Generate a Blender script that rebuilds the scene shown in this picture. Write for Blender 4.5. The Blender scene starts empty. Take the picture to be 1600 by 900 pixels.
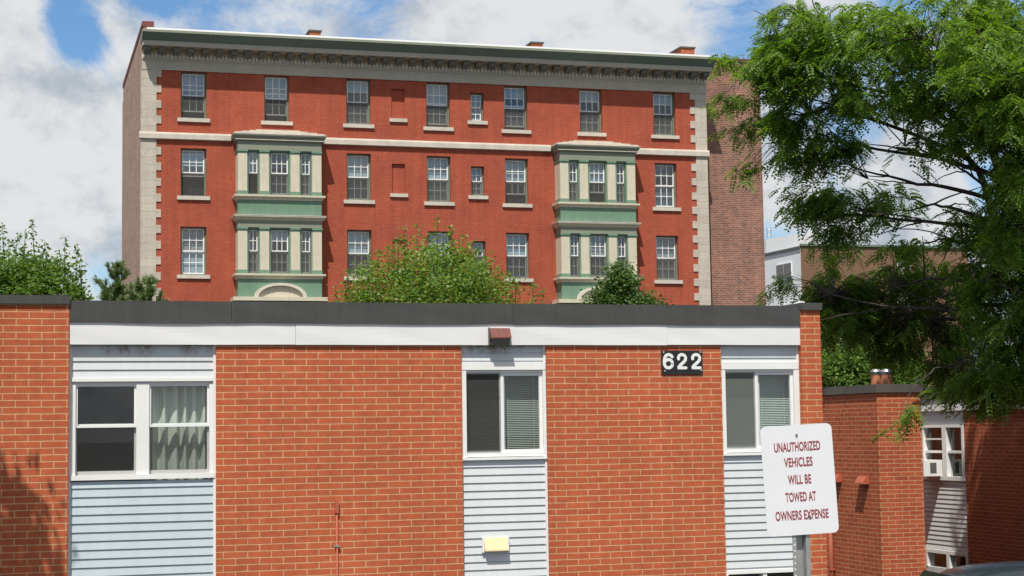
import bpy, math, random
import numpy as np

# ------------------------------------------------------------------ camera, sky, sun, exposure
sc = bpy.context.scene
col = sc.collection
EYE = np.array([0.0, 0.0, 3.6])
FPX = 2694.0                                   # focal length measured in 1600-pixel widths
PITCH, ROLL = math.radians(4.737), math.radians(-0.817)
_cp, _sp, _cr, _sr = math.cos(PITCH), math.sin(PITCH), math.cos(ROLL), math.sin(ROLL)
_r0, FW, _u0 = np.array([1, 0, 0.0]), np.array([0, _cp, _sp]), np.array([0, -_sp, _cp])
RT, UP = _cr * _r0 + _sr * _u0, -_sr * _r0 + _cr * _u0

from mathutils import Matrix, Vector
cam_d = bpy.data.cameras.new('camera')
cam = bpy.data.objects.new('camera', cam_d)
col.objects.link(cam)
cam_d.sensor_width = 36.0
cam_d.lens = FPX / 1600 * 36
cam_d.clip_end = 3000
m = Matrix((RT, UP, -FW)).transposed().to_4x4()
m.translation = Vector(EYE)
cam.matrix_world = m
sc.camera = cam

YAW_F, YAW_T = 16.66, 16.16
SUN_EL = math.radians(59.5)
SUN_DIR = np.array([-0.177, -0.984])           # horizontal direction towards the sun
SUN_DIR = SUN_DIR / np.linalg.norm(SUN_DIR)
to_sun = Vector((SUN_DIR[0] * math.cos(SUN_EL), SUN_DIR[1] * math.cos(SUN_EL), math.sin(SUN_EL)))
sd = bpy.data.lights.new('sun', 'SUN')
sd.energy = 5.0
sd.angle = math.radians(0.5)
sd.color = (1.0, 0.955, 0.88)
sun = bpy.data.objects.new('sun', sd)
col.objects.link(sun)
sun.rotation_euler = to_sun.to_track_quat('Z', 'Y').to_euler()

sc.view_settings.view_transform = 'Standard'
sc.view_settings.look = 'None'
sc.view_settings.gamma = 1
sc.view_settings.exposure = 0.18
sc.view_settings.use_curve_mapping = False
try:
    sc.cycles.max_bounces = 8
    sc.cycles.transparent_max_bounces = 16
    sc.cycles.use_denoising = True
except Exception:
    pass


def ray(u, v):
    return RT * (u - 800) / FPX + UP * (450 - v) / FPX + FW


def world_node_setup():
    w = bpy.data.worlds.new('World')
    sc.world = w
    w.use_nodes = True
    nt = w.node_tree
    nt.nodes.clear()
    N, L = nt.nodes.new, nt.links.new
    out = N('ShaderNodeOutputWorld')
    sky = N('ShaderNodeTexSky')
    sky.sky_type = 'NISHITA'
    sky.sun_disc = False
    sky.sun_elevation = SUN_EL
    sky.sun_rotation = math.atan2(SUN_DIR[0], SUN_DIR[1])
    sky.air_density = 1.0
    sky.dust_density = 0.2
    sky.ozone_density = 2.5
    bg = N('ShaderNodeBackground')
    bg.inputs['Strength'].default_value = 0.095
    tint = N('ShaderNodeMix')
    tint.data_type = 'RGBA'
    tint.blend_type = 'MULTIPLY'
    tint.inputs[0].default_value = 1.0
    tint.inputs[7].default_value = (0.76, 1.0, 1.17, 1)
    L(sky.outputs[0], tint.inputs[6])
    tc = N('ShaderNodeTexCoord')
    mp = N('ShaderNodeMapping')
    mp.inputs['Scale'].default_value = (1.0, 1.0, 1.35)
    mp.inputs['Location'].default_value = (3.17, 0.4, 1.3)
    L(tc.outputs['Generated'], mp.inputs[0])

    def noise(scale, detail, rough, off=None, dist=0.0):
        n = N('ShaderNodeTexNoise')
        n.inputs['Scale'].default_value = scale
        n.inputs['Detail'].default_value = detail
        n.inputs['Roughness'].default_value = rough
        n.inputs['Distortion'].default_value = dist
        if off is None:
            L(mp.outputs[0], n.inputs['Vector'])
        else:
            a = N('ShaderNodeVectorMath')
            a.operation = 'ADD'
            a.inputs[1].default_value = off
            L(mp.outputs[0], a.inputs[0])
            L(a.outputs[0], n.inputs['Vector'])
        return n.outputs['Fac']

    def math_(op, a, b=None, clamp=False):
        n = N('ShaderNodeMath')
        n.operation = op
        n.use_clamp = clamp
        for i, x in enumerate((a, b)):
            if x is None:
                continue
            if isinstance(x, (int, float)):
                n.inputs[i].default_value = x
            else:
                L(x, n.inputs[i])
        return n.outputs[0]

    def ramp(x, a, b, c=0.0, d=1.0):
        n = N('ShaderNodeMapRange')
        n.interpolation_type = 'SMOOTHSTEP'
        n.inputs[1].default_value = a
        n.inputs[2].default_value = b
        n.inputs[3].default_value = c
        n.inputs[4].default_value = d
        L(x, n.inputs[0])
        return n.outputs[0]

    fac = math_('ADD', math_('MULTIPLY', noise(6.5, 12, 0.66, None, 0.35), 1.9), -0.36)
    # openings of blue and banks of cloud, as directions in the sky (ray through the photo, angular size)
    for (u, v, rad, amt) in CLOUD_BIAS:
        d = ray(u, v)
        d = d / np.linalg.norm(d)
        dist = N('ShaderNodeVectorMath')
        dist.operation = 'DISTANCE'
        dist.inputs[1].default_value = tuple(d)
        L(tc.outputs['Generated'], dist.inputs[0])
        fac = math_('ADD', fac, ramp(dist.outputs['Value'], 0.0, rad, amt, 0.0))
    zen = N('ShaderNodeSeparateXYZ')
    L(tc.outputs['Generated'], zen.inputs[0])
    fac = math_('ADD', fac, ramp(zen.outputs[2], 0.40, 0.8, 0.0, 0.22))   # more cloud overhead
    cover = ramp(fac, 0.34, 0.68)
    # relief: density here against density a little towards the sun
    rel = math_('SUBTRACT', noise(8, 10, 0.6), noise(8, 10, 0.6, (0.004, -0.006, 0.02)))
    rel = math_('ADD', rel, math_('MULTIPLY', math_('SUBTRACT', noise(24, 8, 0.6), 0.5), 0.10))
    rel = math_('ADD', math_('MULTIPLY', rel, 4.6), ramp(noise(5.0, 8, 0.6, (4.1, 2.2, 0.3)), 0.30, 0.66))
    shade = N('ShaderNodeMix')
    shade.data_type = 'RGBA'
    L(ramp(rel, 0.0, 1.0), shade.inputs[0])
    shade.inputs[6].default_value = (0.50, 0.56, 0.63, 1)
    shade.inputs[7].default_value = (0.86, 0.875, 0.89, 1)
    bgc = N('ShaderNodeBackground')
    L(shade.outputs[2], bgc.inputs['Color'])
    bgc.inputs['Strength'].default_value = 0.78
    mix = N('ShaderNodeMixShader')
    L(cover, mix.inputs[0])
    L(tint.outputs[2], bg.inputs['Color'])
    L(bg.outputs[0], mix.inputs[1])
    L(bgc.outputs[0], mix.inputs[2])
    L(mix.outputs[0], out.inputs[0])


CLOUD_BIAS = [(105, 15, 0.030, -0.20), (118, 80, 0.022, -0.22), (140, 40, 0.025, -0.14), (80, 0, 0.02, -0.15), (215, 0, 0.022, -0.22), (255, 5, 0.015, -0.15), (600, 5, 0.035, -0.16),
              (1130, 50, 0.05, -0.20), (1190, 20, 0.03, -0.15), (1225, 372, 0.022, -0.25), (1330, 190, 0.035, -0.25),
              (165, 440, 0.02, -0.16), (60, 330, 0.07, 0.22), (1240, 300, 0.03, 0.22),
              (40, 200, 0.09, 0.16), (170, 260, 0.07, 0.14), (740, 30, 0.07, 0.16), (400, 10, 0.07, 0.14),
              (1000, 60, 0.06, 0.1), (1240, 260, 0.03, 0.15), (1400, 300, 0.05, 0.12), (20, 20, 0.03, 0.15)]
world_node_setup()

# ------------------------------------------------------------------ helpers


class Frame:
    """A facade's own axes: x along it, y into the building, z up."""

    def __init__(self, o, yaw):
        a = math.radians(yaw)
        self.o = np.array([o[0], o[1], 0.0])
        self.ex = np.array([math.cos(a), math.sin(a), 0.0])
        self.ey = np.array([-math.sin(a), math.cos(a), 0.0])
        self.rz = a

    def on(self, u, v, d=0.0):                 # point of the plane y = d seen at pixel (u, v): local x, z
        D = ray(u, v)
        t = ((self.o - EYE) @ self.ey + d) / (D @ self.ey)
        p = EYE + D * t - self.o
        return p @ self.ex, p[2]

    def onx(self, u, v, x):                    # the same on the plane x = const: local y, z
        D = ray(u, v)
        t = ((self.o - EYE) @ self.ex + x) / (D @ self.ex)
        p = EYE + D * t - self.o
        return p @ self.ey, p[2]

    def loc(self, p):
        q = np.array(p) - self.o
        return q @ self.ex, q @ self.ey, p[2]


def at(u, v, Y):
    d = ray(u, v)
    return EYE + d * Y / d[1]


class MB:
    def __init__(self):
        self.v, self.f = [], []

    def quad(self, *p):
        n = len(self.v)
        self.v += [tuple(q) for q in p]
        self.f.append(tuple(range(n, n + len(p))))
        return self

    def box(self, x0, x1, y0, y1, z0, z1):
        n = len(self.v)
        self.v += [(x0, y0, z0), (x1, y0, z0), (x1, y1, z0), (x0, y1, z0),
                   (x0, y0, z1), (x1, y0, z1), (x1, y1, z1), (x0, y1, z1)]
        self.f += [tuple(n + i for i in q) for q in
                   ((3, 2, 1, 0), (4, 5, 6, 7), (0, 1, 5, 4), (1, 2, 6, 5), (2, 3, 7, 6), (3, 0, 4, 7))]
        return self

    def extrude(self, poly, axis, a, b):       # closed polygon of 2-D points pushed along an axis
        def P(q, t):
            return {'x': (t, q[0], q[1]), 'y': (q[0], t, q[1]), 'z': (q[0], q[1], t)}[axis]
        n, k = len(self.v), len(poly)
        self.v += [P(q, a) for q in poly] + [P(q, b) for q in poly]
        self.f.append(tuple(n + i for i in range(k)))
        self.f.append(tuple(n + k + i for i in reversed(range(k))))
        for i in range(k):
            j = (i + 1) % k
            self.f.append((n + i, n + k + i, n + k + j, n + j))
        return self

    def tube(self, pts, rads, n=8, cap=True):
        pts = [Vector(p) for p in pts]
        if not hasattr(rads, '__len__'):
            rads = [rads] * len(pts)
        b = len(self.v)
        for i, p in enumerate(pts):
            t = (pts[min(i + 1, len(pts) - 1)] - pts[max(i - 1, 0)]).normalized()
            ref = Vector((0, 0, 1)) if abs(t.z) < 0.9 else Vector((1, 0, 0))
            s = t.cross(ref).normalized()
            w = s.cross(t)
            for k in range(n):
                a = 2 * math.pi * k / n
                self.v.append(tuple(p + (s * math.cos(a) + w * math.sin(a)) * rads[i]))
        for i in range(len(pts) - 1):
            for k in range(n):
                k2 = (k + 1) % n
                self.f.append((b + i * n + k, b + i * n + k2, b + (i + 1) * n + k2, b + (i + 1) * n + k))
        if cap:
            self.f.append(tuple(b + k for k in reversed(range(n))))
            self.f.append(tuple(b + (len(pts) - 1) * n + k for k in range(n)))
        return self

    def build(self, name, mat, parent=None, smooth=False, bevel=0.0):
        me = bpy.data.meshes.new(name)
        me.from_pydata(self.v, [], self.f)
        me.update()
        import bmesh
        bm = bmesh.new()
        bm.from_mesh(me)
        bmesh.ops.recalc_face_normals(bm, faces=bm.faces)
        bm.to_mesh(me)
        bm.free()
        me.materials.append(mat)
        if smooth:
            for p in me.polygons:
                p.use_smooth = True
        o = bpy.data.objects.new(name, me)
        col.objects.link(o)
        if parent is not None:
            o.parent = parent
        if bevel:
            bv = o.modifiers.new('edge', 'BEVEL')
            bv.width = bevel
            bv.segments = 2
            bv.limit_method = 'ANGLE'
        return o


def tag(o, label=None, cat=None, group=None, kind=None):
    if label:
        o['label'] = label
    if cat:
        o['category'] = cat
    if group:
        o['group'] = group
    if kind:
        o['kind'] = kind
    return o


def thing(name, label, cat, loc=(0, 0, 0), rz=0.0, group=None):
    o = bpy.data.objects.new(name, None)
    col.objects.link(o)
    o.location = tuple(loc)
    o.rotation_euler = (0, 0, rz)
    return tag(o, label, cat, group)


def wall_holes(mb, x0, x1, z0, z1, holes, y, depth):
    """Front sheet at y with rectangular openings and their reveals going back by depth."""
    xs = sorted({x0, x1} | {h[0] for h in holes} | {h[1] for h in holes})
    zs = sorted({z0, z1} | {h[2] for h in holes} | {h[3] for h in holes})
    for i in range(len(xs) - 1):
        for j in range(len(zs) - 1):
            cx, cz = (xs[i] + xs[i + 1]) / 2, (zs[j] + zs[j + 1]) / 2
            if any(h[0] < cx < h[1] and h[2] < cz < h[3] for h in holes):
                continue
            mb.quad((xs[i], y, zs[j]), (xs[i + 1], y, zs[j]), (xs[i + 1], y, zs[j + 1]), (xs[i], y, zs[j + 1]))
    for a, b, c, d in holes:
        e = y + depth
        mb.quad((a, y, c), (a, y, d), (a, e, d), (a, e, c))
        mb.quad((b, y, c), (b, e, c), (b, e, d), (b, y, d))
        mb.quad((a, y, d), (b, y, d), (b, e, d), (a, e, d))
        mb.quad((a, y, c), (a, e, c), (b, e, c), (b, y, c))
    return mb


# ------------------------------------------------------------------ materials


def new_mat(name):
    mt = bpy.data.materials.new(name)
    mt.use_nodes = True
    nt = mt.node_tree
    b = nt.nodes['Principled BSDF']
    return mt, nt, b


def rgba(c):
    return (c[0], c[1], c[2], 1)


def plain(name, c, rough=0.6, var=0.12, scale=3.0, metal=0.0, bump=0.0, bscale=60.0, spec=0.4, streak=0.0):
    """A paint or stone with slow blotches, fine grain and, if asked, vertical weather streaks."""
    mt, nt, b = new_mat(name)
    N, L = nt.nodes.new, nt.links.new
    tc = N('ShaderNodeTexCoord')
    n1 = N('ShaderNodeTexNoise')
    n1.inputs['Scale'].default_value = scale
    n1.inputs['Detail'].default_value = 6
    n1.inputs['Roughness'].default_value = 0.65
    L(tc.outputs['Object'], n1.inputs['Vector'])
    src = n1.outputs['Fac']
    if streak:
        mp = N('ShaderNodeMapping')
        mp.inputs['Scale'].default_value = (9, 9, 0.5)
        L(tc.outputs['Object'], mp.inputs[0])
        n2 = N('ShaderNodeTexNoise')
        n2.inputs['Scale'].default_value = 1.5
        n2.inputs['Detail'].default_value = 5
        L(mp.outputs[0], n2.inputs['Vector'])
        mx = N('ShaderNodeMix')
        mx.inputs[0].default_value = streak
        L(src, mx.inputs[2])
        L(n2.outputs['Fac'], mx.inputs[3])
        src = mx.outputs[0]
    r = N('ShaderNodeMapRange')
    r.inputs[1].default_value = 0.3
    r.inputs[2].default_value = 0.7
    r.inputs[3].default_value = 1 - var
    r.inputs[4].default_value = 1 + var * 0.6
    L(src, r.inputs[0])
    mul = N('ShaderNodeVectorMath')
    mul.operation = 'SCALE'
    mul.inputs[0].default_value = c
    L(r.outputs[0], mul.inputs['Scale'])
    L(mul.outputs[0], b.inputs['Base Color'])
    b.inputs['Roughness'].default_value = rough
    b.inputs['Metallic'].default_value = metal
    b.inputs['Specular IOR Level'].default_value = spec
    if bump:
        n3 = N('ShaderNodeTexNoise')
        n3.inputs['Scale'].default_value = bscale
        n3.inputs['Detail'].default_value = 3
        L(tc.outputs['Object'], n3.inputs['Vector'])
        bp = N('ShaderNodeBump')
        bp.inputs['Strength'].default_value = bump
        bp.inputs['Distance'].default_value = 0.01
        L(n3.outputs['Fac'], bp.inputs['Height'])
        L(bp.outputs[0], b.inputs['Normal'])
    return mt


def brick(name, c1, c2, mortar, w, h, ms, shift=(0, 0), var=0.16, rough=0.85, bias=0.0, bump=0.5, dark=None, squash=1.0):
    mt, nt, b = new_mat(name)
    N, L = nt.nodes.new, nt.links.new
    tc = N('ShaderNodeTexCoord')
    sp = N('ShaderNodeSeparateXYZ')
    L(tc.outputs['Object'], sp.inputs[0])
    ad = N('ShaderNodeMath')
    L(sp.outputs[0], ad.inputs[0])
    L(sp.outputs[1], ad.inputs[1])
    cb = N('ShaderNodeCombineXYZ')
    L(ad.outputs[0], cb.inputs[0])
    L(sp.outputs[2], cb.inputs[1])
    mp = N('ShaderNodeMapping')
    mp.inputs['Location'].default_value = (shift[0], shift[1], 0)
    L(cb.outputs[0], mp.inputs[0])
    # real courses are never dead straight
    wob = N('ShaderNodeTexNoise')
    wob.inputs['Scale'].default_value = 1.3
    wob.inputs['Detail'].default_value = 3
    L(mp.outputs[0], wob.inputs['Vector'])
    wv = N('ShaderNodeVectorMath')
    wv.operation = 'MULTIPLY_ADD'
    L(wob.outputs['Color'], wv.inputs[0])
    wv.inputs[1].default_value = (0.02, 0.012, 0)
    L(mp.outputs[0], wv.inputs[2])
    bt = N('ShaderNodeTexBrick')
    bt.offset = 0.5
    bt.inputs['Scale'].default_value = 1.0
    bt.inputs['Brick Width'].default_value = w
    bt.inputs['Row Height'].default_value = h
    bt.inputs['Mortar Size'].default_value = ms
    bt.inputs['Mortar Smooth'].default_value = 0.15
    bt.inputs['Bias'].default_value = bias
    bt.inputs['Color1'].default_value = rgba(c1)
    bt.inputs['Color2'].default_value = rgba(c2)
    bt.inputs['Mortar'].default_value = rgba(mortar)
    L(wv.outputs[0], bt.inputs['Vector'])
    n1 = N('ShaderNodeTexNoise')
    n1.inputs['Scale'].default_value = 0.7
    n1.inputs['Detail'].default_value = 8
    n1.inputs['Roughness'].default_value = 0.7
    L(mp.outputs[0], n1.inputs['Vector'])
    r = N('ShaderNodeMapRange')
    r.inputs[1].default_value = 0.3
    r.inputs[2].default_value = 0.7
    r.inputs[3].default_value = 1 - var
    r.inputs[4].default_value = 1 + var
    ms_ = N('ShaderNodeMapping')
    ms_.inputs['Scale'].default_value = (5.0, 0.28, 1)
    L(mp.outputs[0], ms_.inputs[0])
    n4 = N('ShaderNodeTexNoise')
    n4.inputs['Scale'].default_value = 0.8
    n4.inputs['Detail'].default_value = 6
    L(ms_.outputs[0], n4.inputs['Vector'])
    mxs = N('ShaderNodeMix')
    mxs.inputs[0].default_value = 0.38
    L(n1.outputs['Fac'], mxs.inputs[2])
    L(n4.outputs['Fac'], mxs.inputs[3])
    L(mxs.outputs[0], r.inputs[0])
    n2 = N('ShaderNodeTexNoise')
    n2.inputs['Scale'].default_value = 11
    n2.inputs['Detail'].default_value = 6
    n2.inputs['Roughness'].default_value = 0.75
    L(mp.outputs[0], n2.inputs['Vector'])
    r2 = N('ShaderNodeMapRange')
    r2.inputs[1].default_value = 0.3
    r2.inputs[2].default_value = 0.7
    r2.inputs[3].default_value = 0.80
    r2.inputs[4].default_value = 1.16
    L(n2.outputs['Fac'], r2.inputs[0])
    mm = N('ShaderNodeMath')
    mm.operation = 'MULTIPLY'
    L(r.outputs[0], mm.inputs[0])
    L(r2.outputs[0], mm.inputs[1])
    mul = N('ShaderNodeVectorMath')
    mul.operation = 'SCALE'
    L(bt.outputs['Color'], mul.inputs[0])
    L(mm.outputs[0], mul.inputs['Scale'])
    L(mul.outputs[0], b.inputs['Base Color'])
    b.inputs['Roughness'].default_value = rough
    b.inputs['Specular IOR Level'].default_value = 0.25
    if bump:
        bp = N('ShaderNodeBump')
        bp.invert = True
        bp.inputs['Strength'].default_value = bump
        bp.inputs['Distance'].default_value = 0.006
        L(bt.outputs['Fac'], bp.inputs['Height'])
        L(bp.outputs[0], b.inputs['Normal'])
    return mt


def glass(name, refl=0.10, tint=(0.9, 0.95, 0.95), wavy=0.0):
    mt, nt, b = new_mat(name)
    N, L = nt.nodes.new, nt.links.new
    out = nt.nodes['Material Output']
    nt.nodes.remove(b)
    tr = N('ShaderNodeBsdfTransparent')
    tr.inputs[0].default_value = rgba(tint)
    gl = N('ShaderNodeBsdfGlossy')
    gl.inputs['Roughness'].default_value = 0.01
    fr = N('ShaderNodeLayerWeight')
    fr.inputs['Blend'].default_value = 0.5
    pw_ = N('ShaderNodeMath')
    pw_.operation = 'POWER'
    L(fr.outputs['Facing'], pw_.inputs[0])
    pw_.inputs[1].default_value = 5.0
    ma = N('ShaderNodeMath')
    ma.operation = 'MULTIPLY_ADD'
    ma.use_clamp = True
    L(pw_.outputs[0], ma.inputs[0])
    ma.inputs[1].default_value = 0.9
    ma.inputs[2].default_value = refl
    mx = N('ShaderNodeMixShader')
    L(ma.outputs[0], mx.inputs[0])
    L(tr.outputs[0], mx.inputs[1])
    L(gl.outputs[0], mx.inputs[2])
    if wavy:
        tc = N('ShaderNodeTexCoord')
        n = N('ShaderNodeTexNoise')
        n.inputs['Scale'].default_value = 1.2
        L(tc.outputs['Object'], n.inputs['Vector'])
        bp = N('ShaderNodeBump')
        bp.inputs['Strength'].default_value = wavy
        bp.inputs['Distance'].default_value = 0.05
        L(n.outputs['Fac'], bp.inputs['Height'])
        L(bp.outputs[0], gl.inputs['Normal'])
    L(mx.outputs[0], out.inputs[0])
    return mt


def mesh_screen(name, c, opac):
    mt, nt, b = new_mat(name)
    N, L = nt.nodes.new, nt.links.new
    out = nt.nodes['Material Output']
    b.inputs['Base Color'].default_value = rgba(c)
    b.inputs['Roughness'].default_value = 0.7
    b.inputs['Specular IOR Level'].default_value = 0.1
    tr = N('ShaderNodeBsdfTransparent')
    mx = N('ShaderNodeMixShader')
    mx.inputs[0].default_value = opac
    L(tr.outputs[0], mx.inputs[1])
    L(b.outputs[0], mx.inputs[2])
    L(mx.outputs[0], out.inputs[0])
    return mt


def leaf_mat(name, stops, trans=0.35, rough=0.5):
    mt, nt, b = new_mat(name)
    N, L = nt.nodes.new, nt.links.new
    out = nt.nodes['Material Output']
    g = N('ShaderNodeNewGeometry')
    cr = N('ShaderNodeValToRGB')
    el = cr.color_ramp.elements
    while len(el) < len(stops):
        el.new(0.5)
    for e, (p, c) in zip(el, stops):
        e.position = p
        e.color = rgba(c)
    L(g.outputs['Random Per Island'], cr.inputs[0])
    L(cr.outputs[0], b.inputs['Base Color'])
    b.inputs['Roughness'].default_value = rough
    b.inputs['Specular IOR Level'].default_value = 0.35
    tl = N('ShaderNodeBsdfTranslucent')
    br = N('ShaderNodeMix')
    br.data_type = 'RGBA'
    br.blend_type = 'MULTIPLY'
    br.inputs[0].default_value = 1
    br.inputs[7].default_value = (1.5, 1.7, 0.5, 1)
    L(cr.outputs[0], br.inputs[6])
    L(br.outputs[2], tl.inputs[0])
    mx = N('ShaderNodeMixShader')
    mx.inputs[0].default_value = trans
    L(b.outputs[0], mx.inputs[1])
    L(tl.outputs[0], mx.inputs[2])
    L(mx.outputs[0], out.inputs[0])
    return mt


M = {}
M['brick_near'] = brick('orange_red_brick', (0.44, 0.105, 0.042), (0.395, 0.091, 0.038), (0.53, 0.34, 0.185), 0.26, 0.0716, 0.0050, shift=(0.06, 0.012))
M['brick_wing'] = brick('orange_red_brick_wing', (0.41, 0.095, 0.038), (0.32, 0.072, 0.032), (0.50, 0.32, 0.18), 0.26, 0.0716, 0.0050, shift=(0.11, 0.03))
M['brick_red'] = brick('painted_red_brick', (0.395, 0.090, 0.047), (0.350, 0.078, 0.041), (0.27, 0.060, 0.036), 0.22, 0.075, 0.007, var=0.24, bump=0.6)
M['brick_brown'] = brick('brown_common_brick', (0.30, 0.125, 0.082), (0.15, 0.072, 0.056), (0.38, 0.28, 0.22), 0.225, 0.088, 0.009, var=0.3, bump=0.5)
M['stone_q'] = brick('quoin_stone', (0.50, 0.445, 0.365), (0.44, 0.39, 0.32), (0.33, 0.29, 0.24), 1.3, 0.336, 0.008, var=0.14, bump=0.4)
M['brick_side'] = brick('washed_common_brick', (0.44, 0.27, 0.19), (0.27, 0.155, 0.115), (0.46, 0.36, 0.29), 0.225, 0.088, 0.009, var=0.3, bump=0.4)
M['stone'] = plain('limestone', (0.50, 0.44, 0.36), 0.85, 0.12, 1.2, bump=0.2, bscale=30, streak=0.5)
M['stone_grey'] = plain('weathered_limestone', (0.44, 0.395, 0.32), 0.85, 0.15, 1.0, bump=0.2, bscale=30, streak=0.4)
M['sill'] = plain('pale_stone_sill', (0.53, 0.475, 0.40), 0.85, 0.16, 2.5)
M['cream'] = plain('cream_paint', (0.56, 0.51, 0.385), 0.6, 0.16, 2.5, streak=0.5)
M['cream_lt'] = plain('pale_cream_paint', (0.60, 0.55, 0.45), 0.6, 0.1, 3)
M['green'] = plain('sage_green_paint', (0.145, 0.245, 0.165), 0.55, 0.2, 1.6, streak=0.5)
M['green_grey'] = plain('grey_green_paint', (0.225, 0.238, 0.178), 0.6, 0.12, 1.5, streak=0.4)
M['green_dk'] = plain('dark_green_paint', (0.135, 0.19, 0.155), 0.55, 0.15, 1.5, streak=0.3)
M['buff'] = plain('buff_stone', (0.50, 0.40, 0.26), 0.85, 0.15, 1.0)
M['dentil'] = plain('pale_dentil_stone', (0.62, 0.57, 0.48), 0.85, 0.1, 3)
M['modil'] = plain('grey_green_stone', (0.14, 0.148, 0.13), 0.7, 0.12, 2)
M['frame_green'] = plain('window_frame_green_paint', (0.155, 0.195, 0.14), 0.55, 0.12, 3)
M['white'] = plain('white_paint', (0.74, 0.735, 0.715), 0.45, 0.05, 2)
M['white_alu'] = plain('white_coated_metal', (0.70, 0.695, 0.685), 0.35, 0.03, 1.3, streak=0.4)
M['sash'] = plain('sash_white_paint', (0.80, 0.79, 0.75), 0.5, 0.06, 4)
M['siding'] = plain('pale_grey_siding', (0.565, 0.585, 0.595), 0.5, 0.05, 1.2, streak=0.6)
M['siding_blue'] = plain('pale_blue_siding', (0.445, 0.505, 0.545), 0.5, 0.06, 1.2, streak=0.6)
M['coping'] = plain('dark_grey_metal', (0.058, 0.057, 0.055), 0.5, 0.22, 1.1, streak=0.5)
M['coping_wing'] = plain('grey_brown_metal', (0.095, 0.085, 0.075), 0.5, 0.2, 1.1)
M['gravel'] = plain('roof_gravel', (0.22, 0.21, 0.2), 0.95, 0.3, 6)
M['white_roof'] = plain('white_roof_edge', (0.80, 0.80, 0.80), 0.5, 0.05, 2)
M['coping_red'] = plain('dark_red_tile', (0.17, 0.045, 0.04), 0.7, 0.2, 3)
M['dark'] = plain('dark_interior', (0.030, 0.030, 0.031), 0.9, 0.2, 2)  # near-black in place of shade in unlit rooms; also on hidden backing boards
M['room'] = plain('room_paint', (0.14, 0.13, 0.12), 0.9, 0.1, 2)
M['pane'] = glass('window_glass', 0.09)
M['pane_sky'] = glass('old_window_glass', 0.13, (0.85, 0.92, 0.95), wavy=0.25)
M['screen'] = mesh_screen('insect_screen', (0.085, 0.083, 0.078), 0.55)
M['screen_dk'] = mesh_screen('dark_insect_screen', (0.05, 0.05, 0.046), 0.72)
M['screen_gr'] = mesh_screen('grey_insect_screen', (0.15, 0.16, 0.145), 0.7)
M['shade_blue'] = plain('pale_roller_shade', (0.33, 0.39, 0.42), 0.8, 0.1, 2)
M['shade_grey'] = plain('grey_roller_shade', (0.26, 0.26, 0.25), 0.8, 0.15, 2)
M['shade_dark'] = plain('dark_curtain', (0.07, 0.085, 0.11), 0.8, 0.25, 2)
M['blind'] = plain('venetian_slats', (0.44, 0.46, 0.40), 0.5, 0.05, 3)
M['blind_pale'] = plain('pale_green_slats', (0.50, 0.56, 0.50), 0.5, 0.05, 3)
M['curtain'] = plain('pale_curtain_cloth', (0.55, 0.56, 0.48), 0.9, 0.08, 4)
M['galv'] = plain('galvanised_steel', (0.42, 0.42, 0.40), 0.45, 0.2, 12, metal=0.6)
M['sign'] = plain('sign_white', (0.68, 0.685, 0.70), 0.38, 0.03, 5)
M['sign_red'] = plain('sign_dark_red', (0.27, 0.045, 0.06), 0.5, 0.15, 30)
M['black'] = plain('black_paint', (0.018, 0.018, 0.02), 0.4, 0.1, 5)
M['metal_lt'] = plain('bright_screw_metal', (0.62, 0.62, 0.62), 0.35, 0.1, 30, metal=0.7)
M['brickpaint'] = plain('brick_red_paint', (0.39, 0.10, 0.05), 0.6, 0.15, 10)
M['lamp_red'] = plain('rusty_red_brown_paint', (0.165, 0.055, 0.04), 0.65, 0.35, 25)
M['lamp_glass'] = plain('grey_lens', (0.13, 0.125, 0.115), 0.3, 0.1, 6)
M['lamp_grey'] = plain('grey_lamp_body', (0.10, 0.10, 0.10), 0.5, 0.1, 6)
M['ivory'] = plain('ivory_plastic', (0.74, 0.57, 0.33), 0.5, 0.05, 10)
M['terra'] = plain('terracotta_flue', (0.44, 0.17, 0.09), 0.7, 0.12, 8)
M['tan'] = brick('tan_brick', (0.20, 0.115, 0.068), (0.18, 0.10, 0.06), (0.17, 0.11, 0.08), 0.24, 0.08, 0.005, var=0.1, bump=0)
M['far_white'] = plain('far_white_render', (0.74, 0.76, 0.78), 0.8, 0.05, 0.3)
M['bark'] = plain('dark_grey_bark', (0.055, 0.044, 0.036), 0.95, 0.4, 5, bump=0.8, bscale=25)
M['rust'] = plain('rust_brown_stain', (0.20, 0.13, 0.07), 0.8, 0.4, 20)
M['asphalt'] = plain('asphalt', (0.05, 0.05, 0.05), 0.9, 0.25, 0.8, bump=0.3, bscale=80)
M['car'] = plain('blue_grey_car_paint', (0.02, 0.028, 0.036), 0.22, 0.05, 2, spec=0.6)
M['car_glass'] = plain('car_glass', (0.012, 0.014, 0.016), 0.06, 0.02, 2, spec=0.7)
M['tyre'] = plain('tyre_rubber', (0.02, 0.02, 0.02), 0.8, 0.1, 20)
M['leaf_locust'] = leaf_mat('locust_leaf', [(0, (0.062, 0.125, 0.022)), (0.45, (0.110, 0.195, 0.030)), (0.8, (0.145, 0.225, 0.032)), (1, (0.20, 0.26, 0.042))], 0.45)
M['leaf_yel'] = leaf_mat('yellow_green_leaf', [(0, (0.085, 0.155, 0.030)), (0.5, (0.145, 0.230, 0.042)), (0.9, (0.21, 0.285, 0.06)), (1, (0.28, 0.20, 0.06))], 0.38)
M['leaf_green'] = leaf_mat('mid_green_leaf', [(0, (0.070, 0.130, 0.026)), (0.6, (0.115, 0.195, 0.038)), (1, (0.17, 0.24, 0.05))], 0.4, 0.65)
M['leaf_dark'] = leaf_mat('dark_green_leaf', [(0, (0.045, 0.090, 0.022)), (0.6, (0.075, 0.135, 0.032)), (1, (0.12, 0.18, 0.045))], 0.3)
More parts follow.
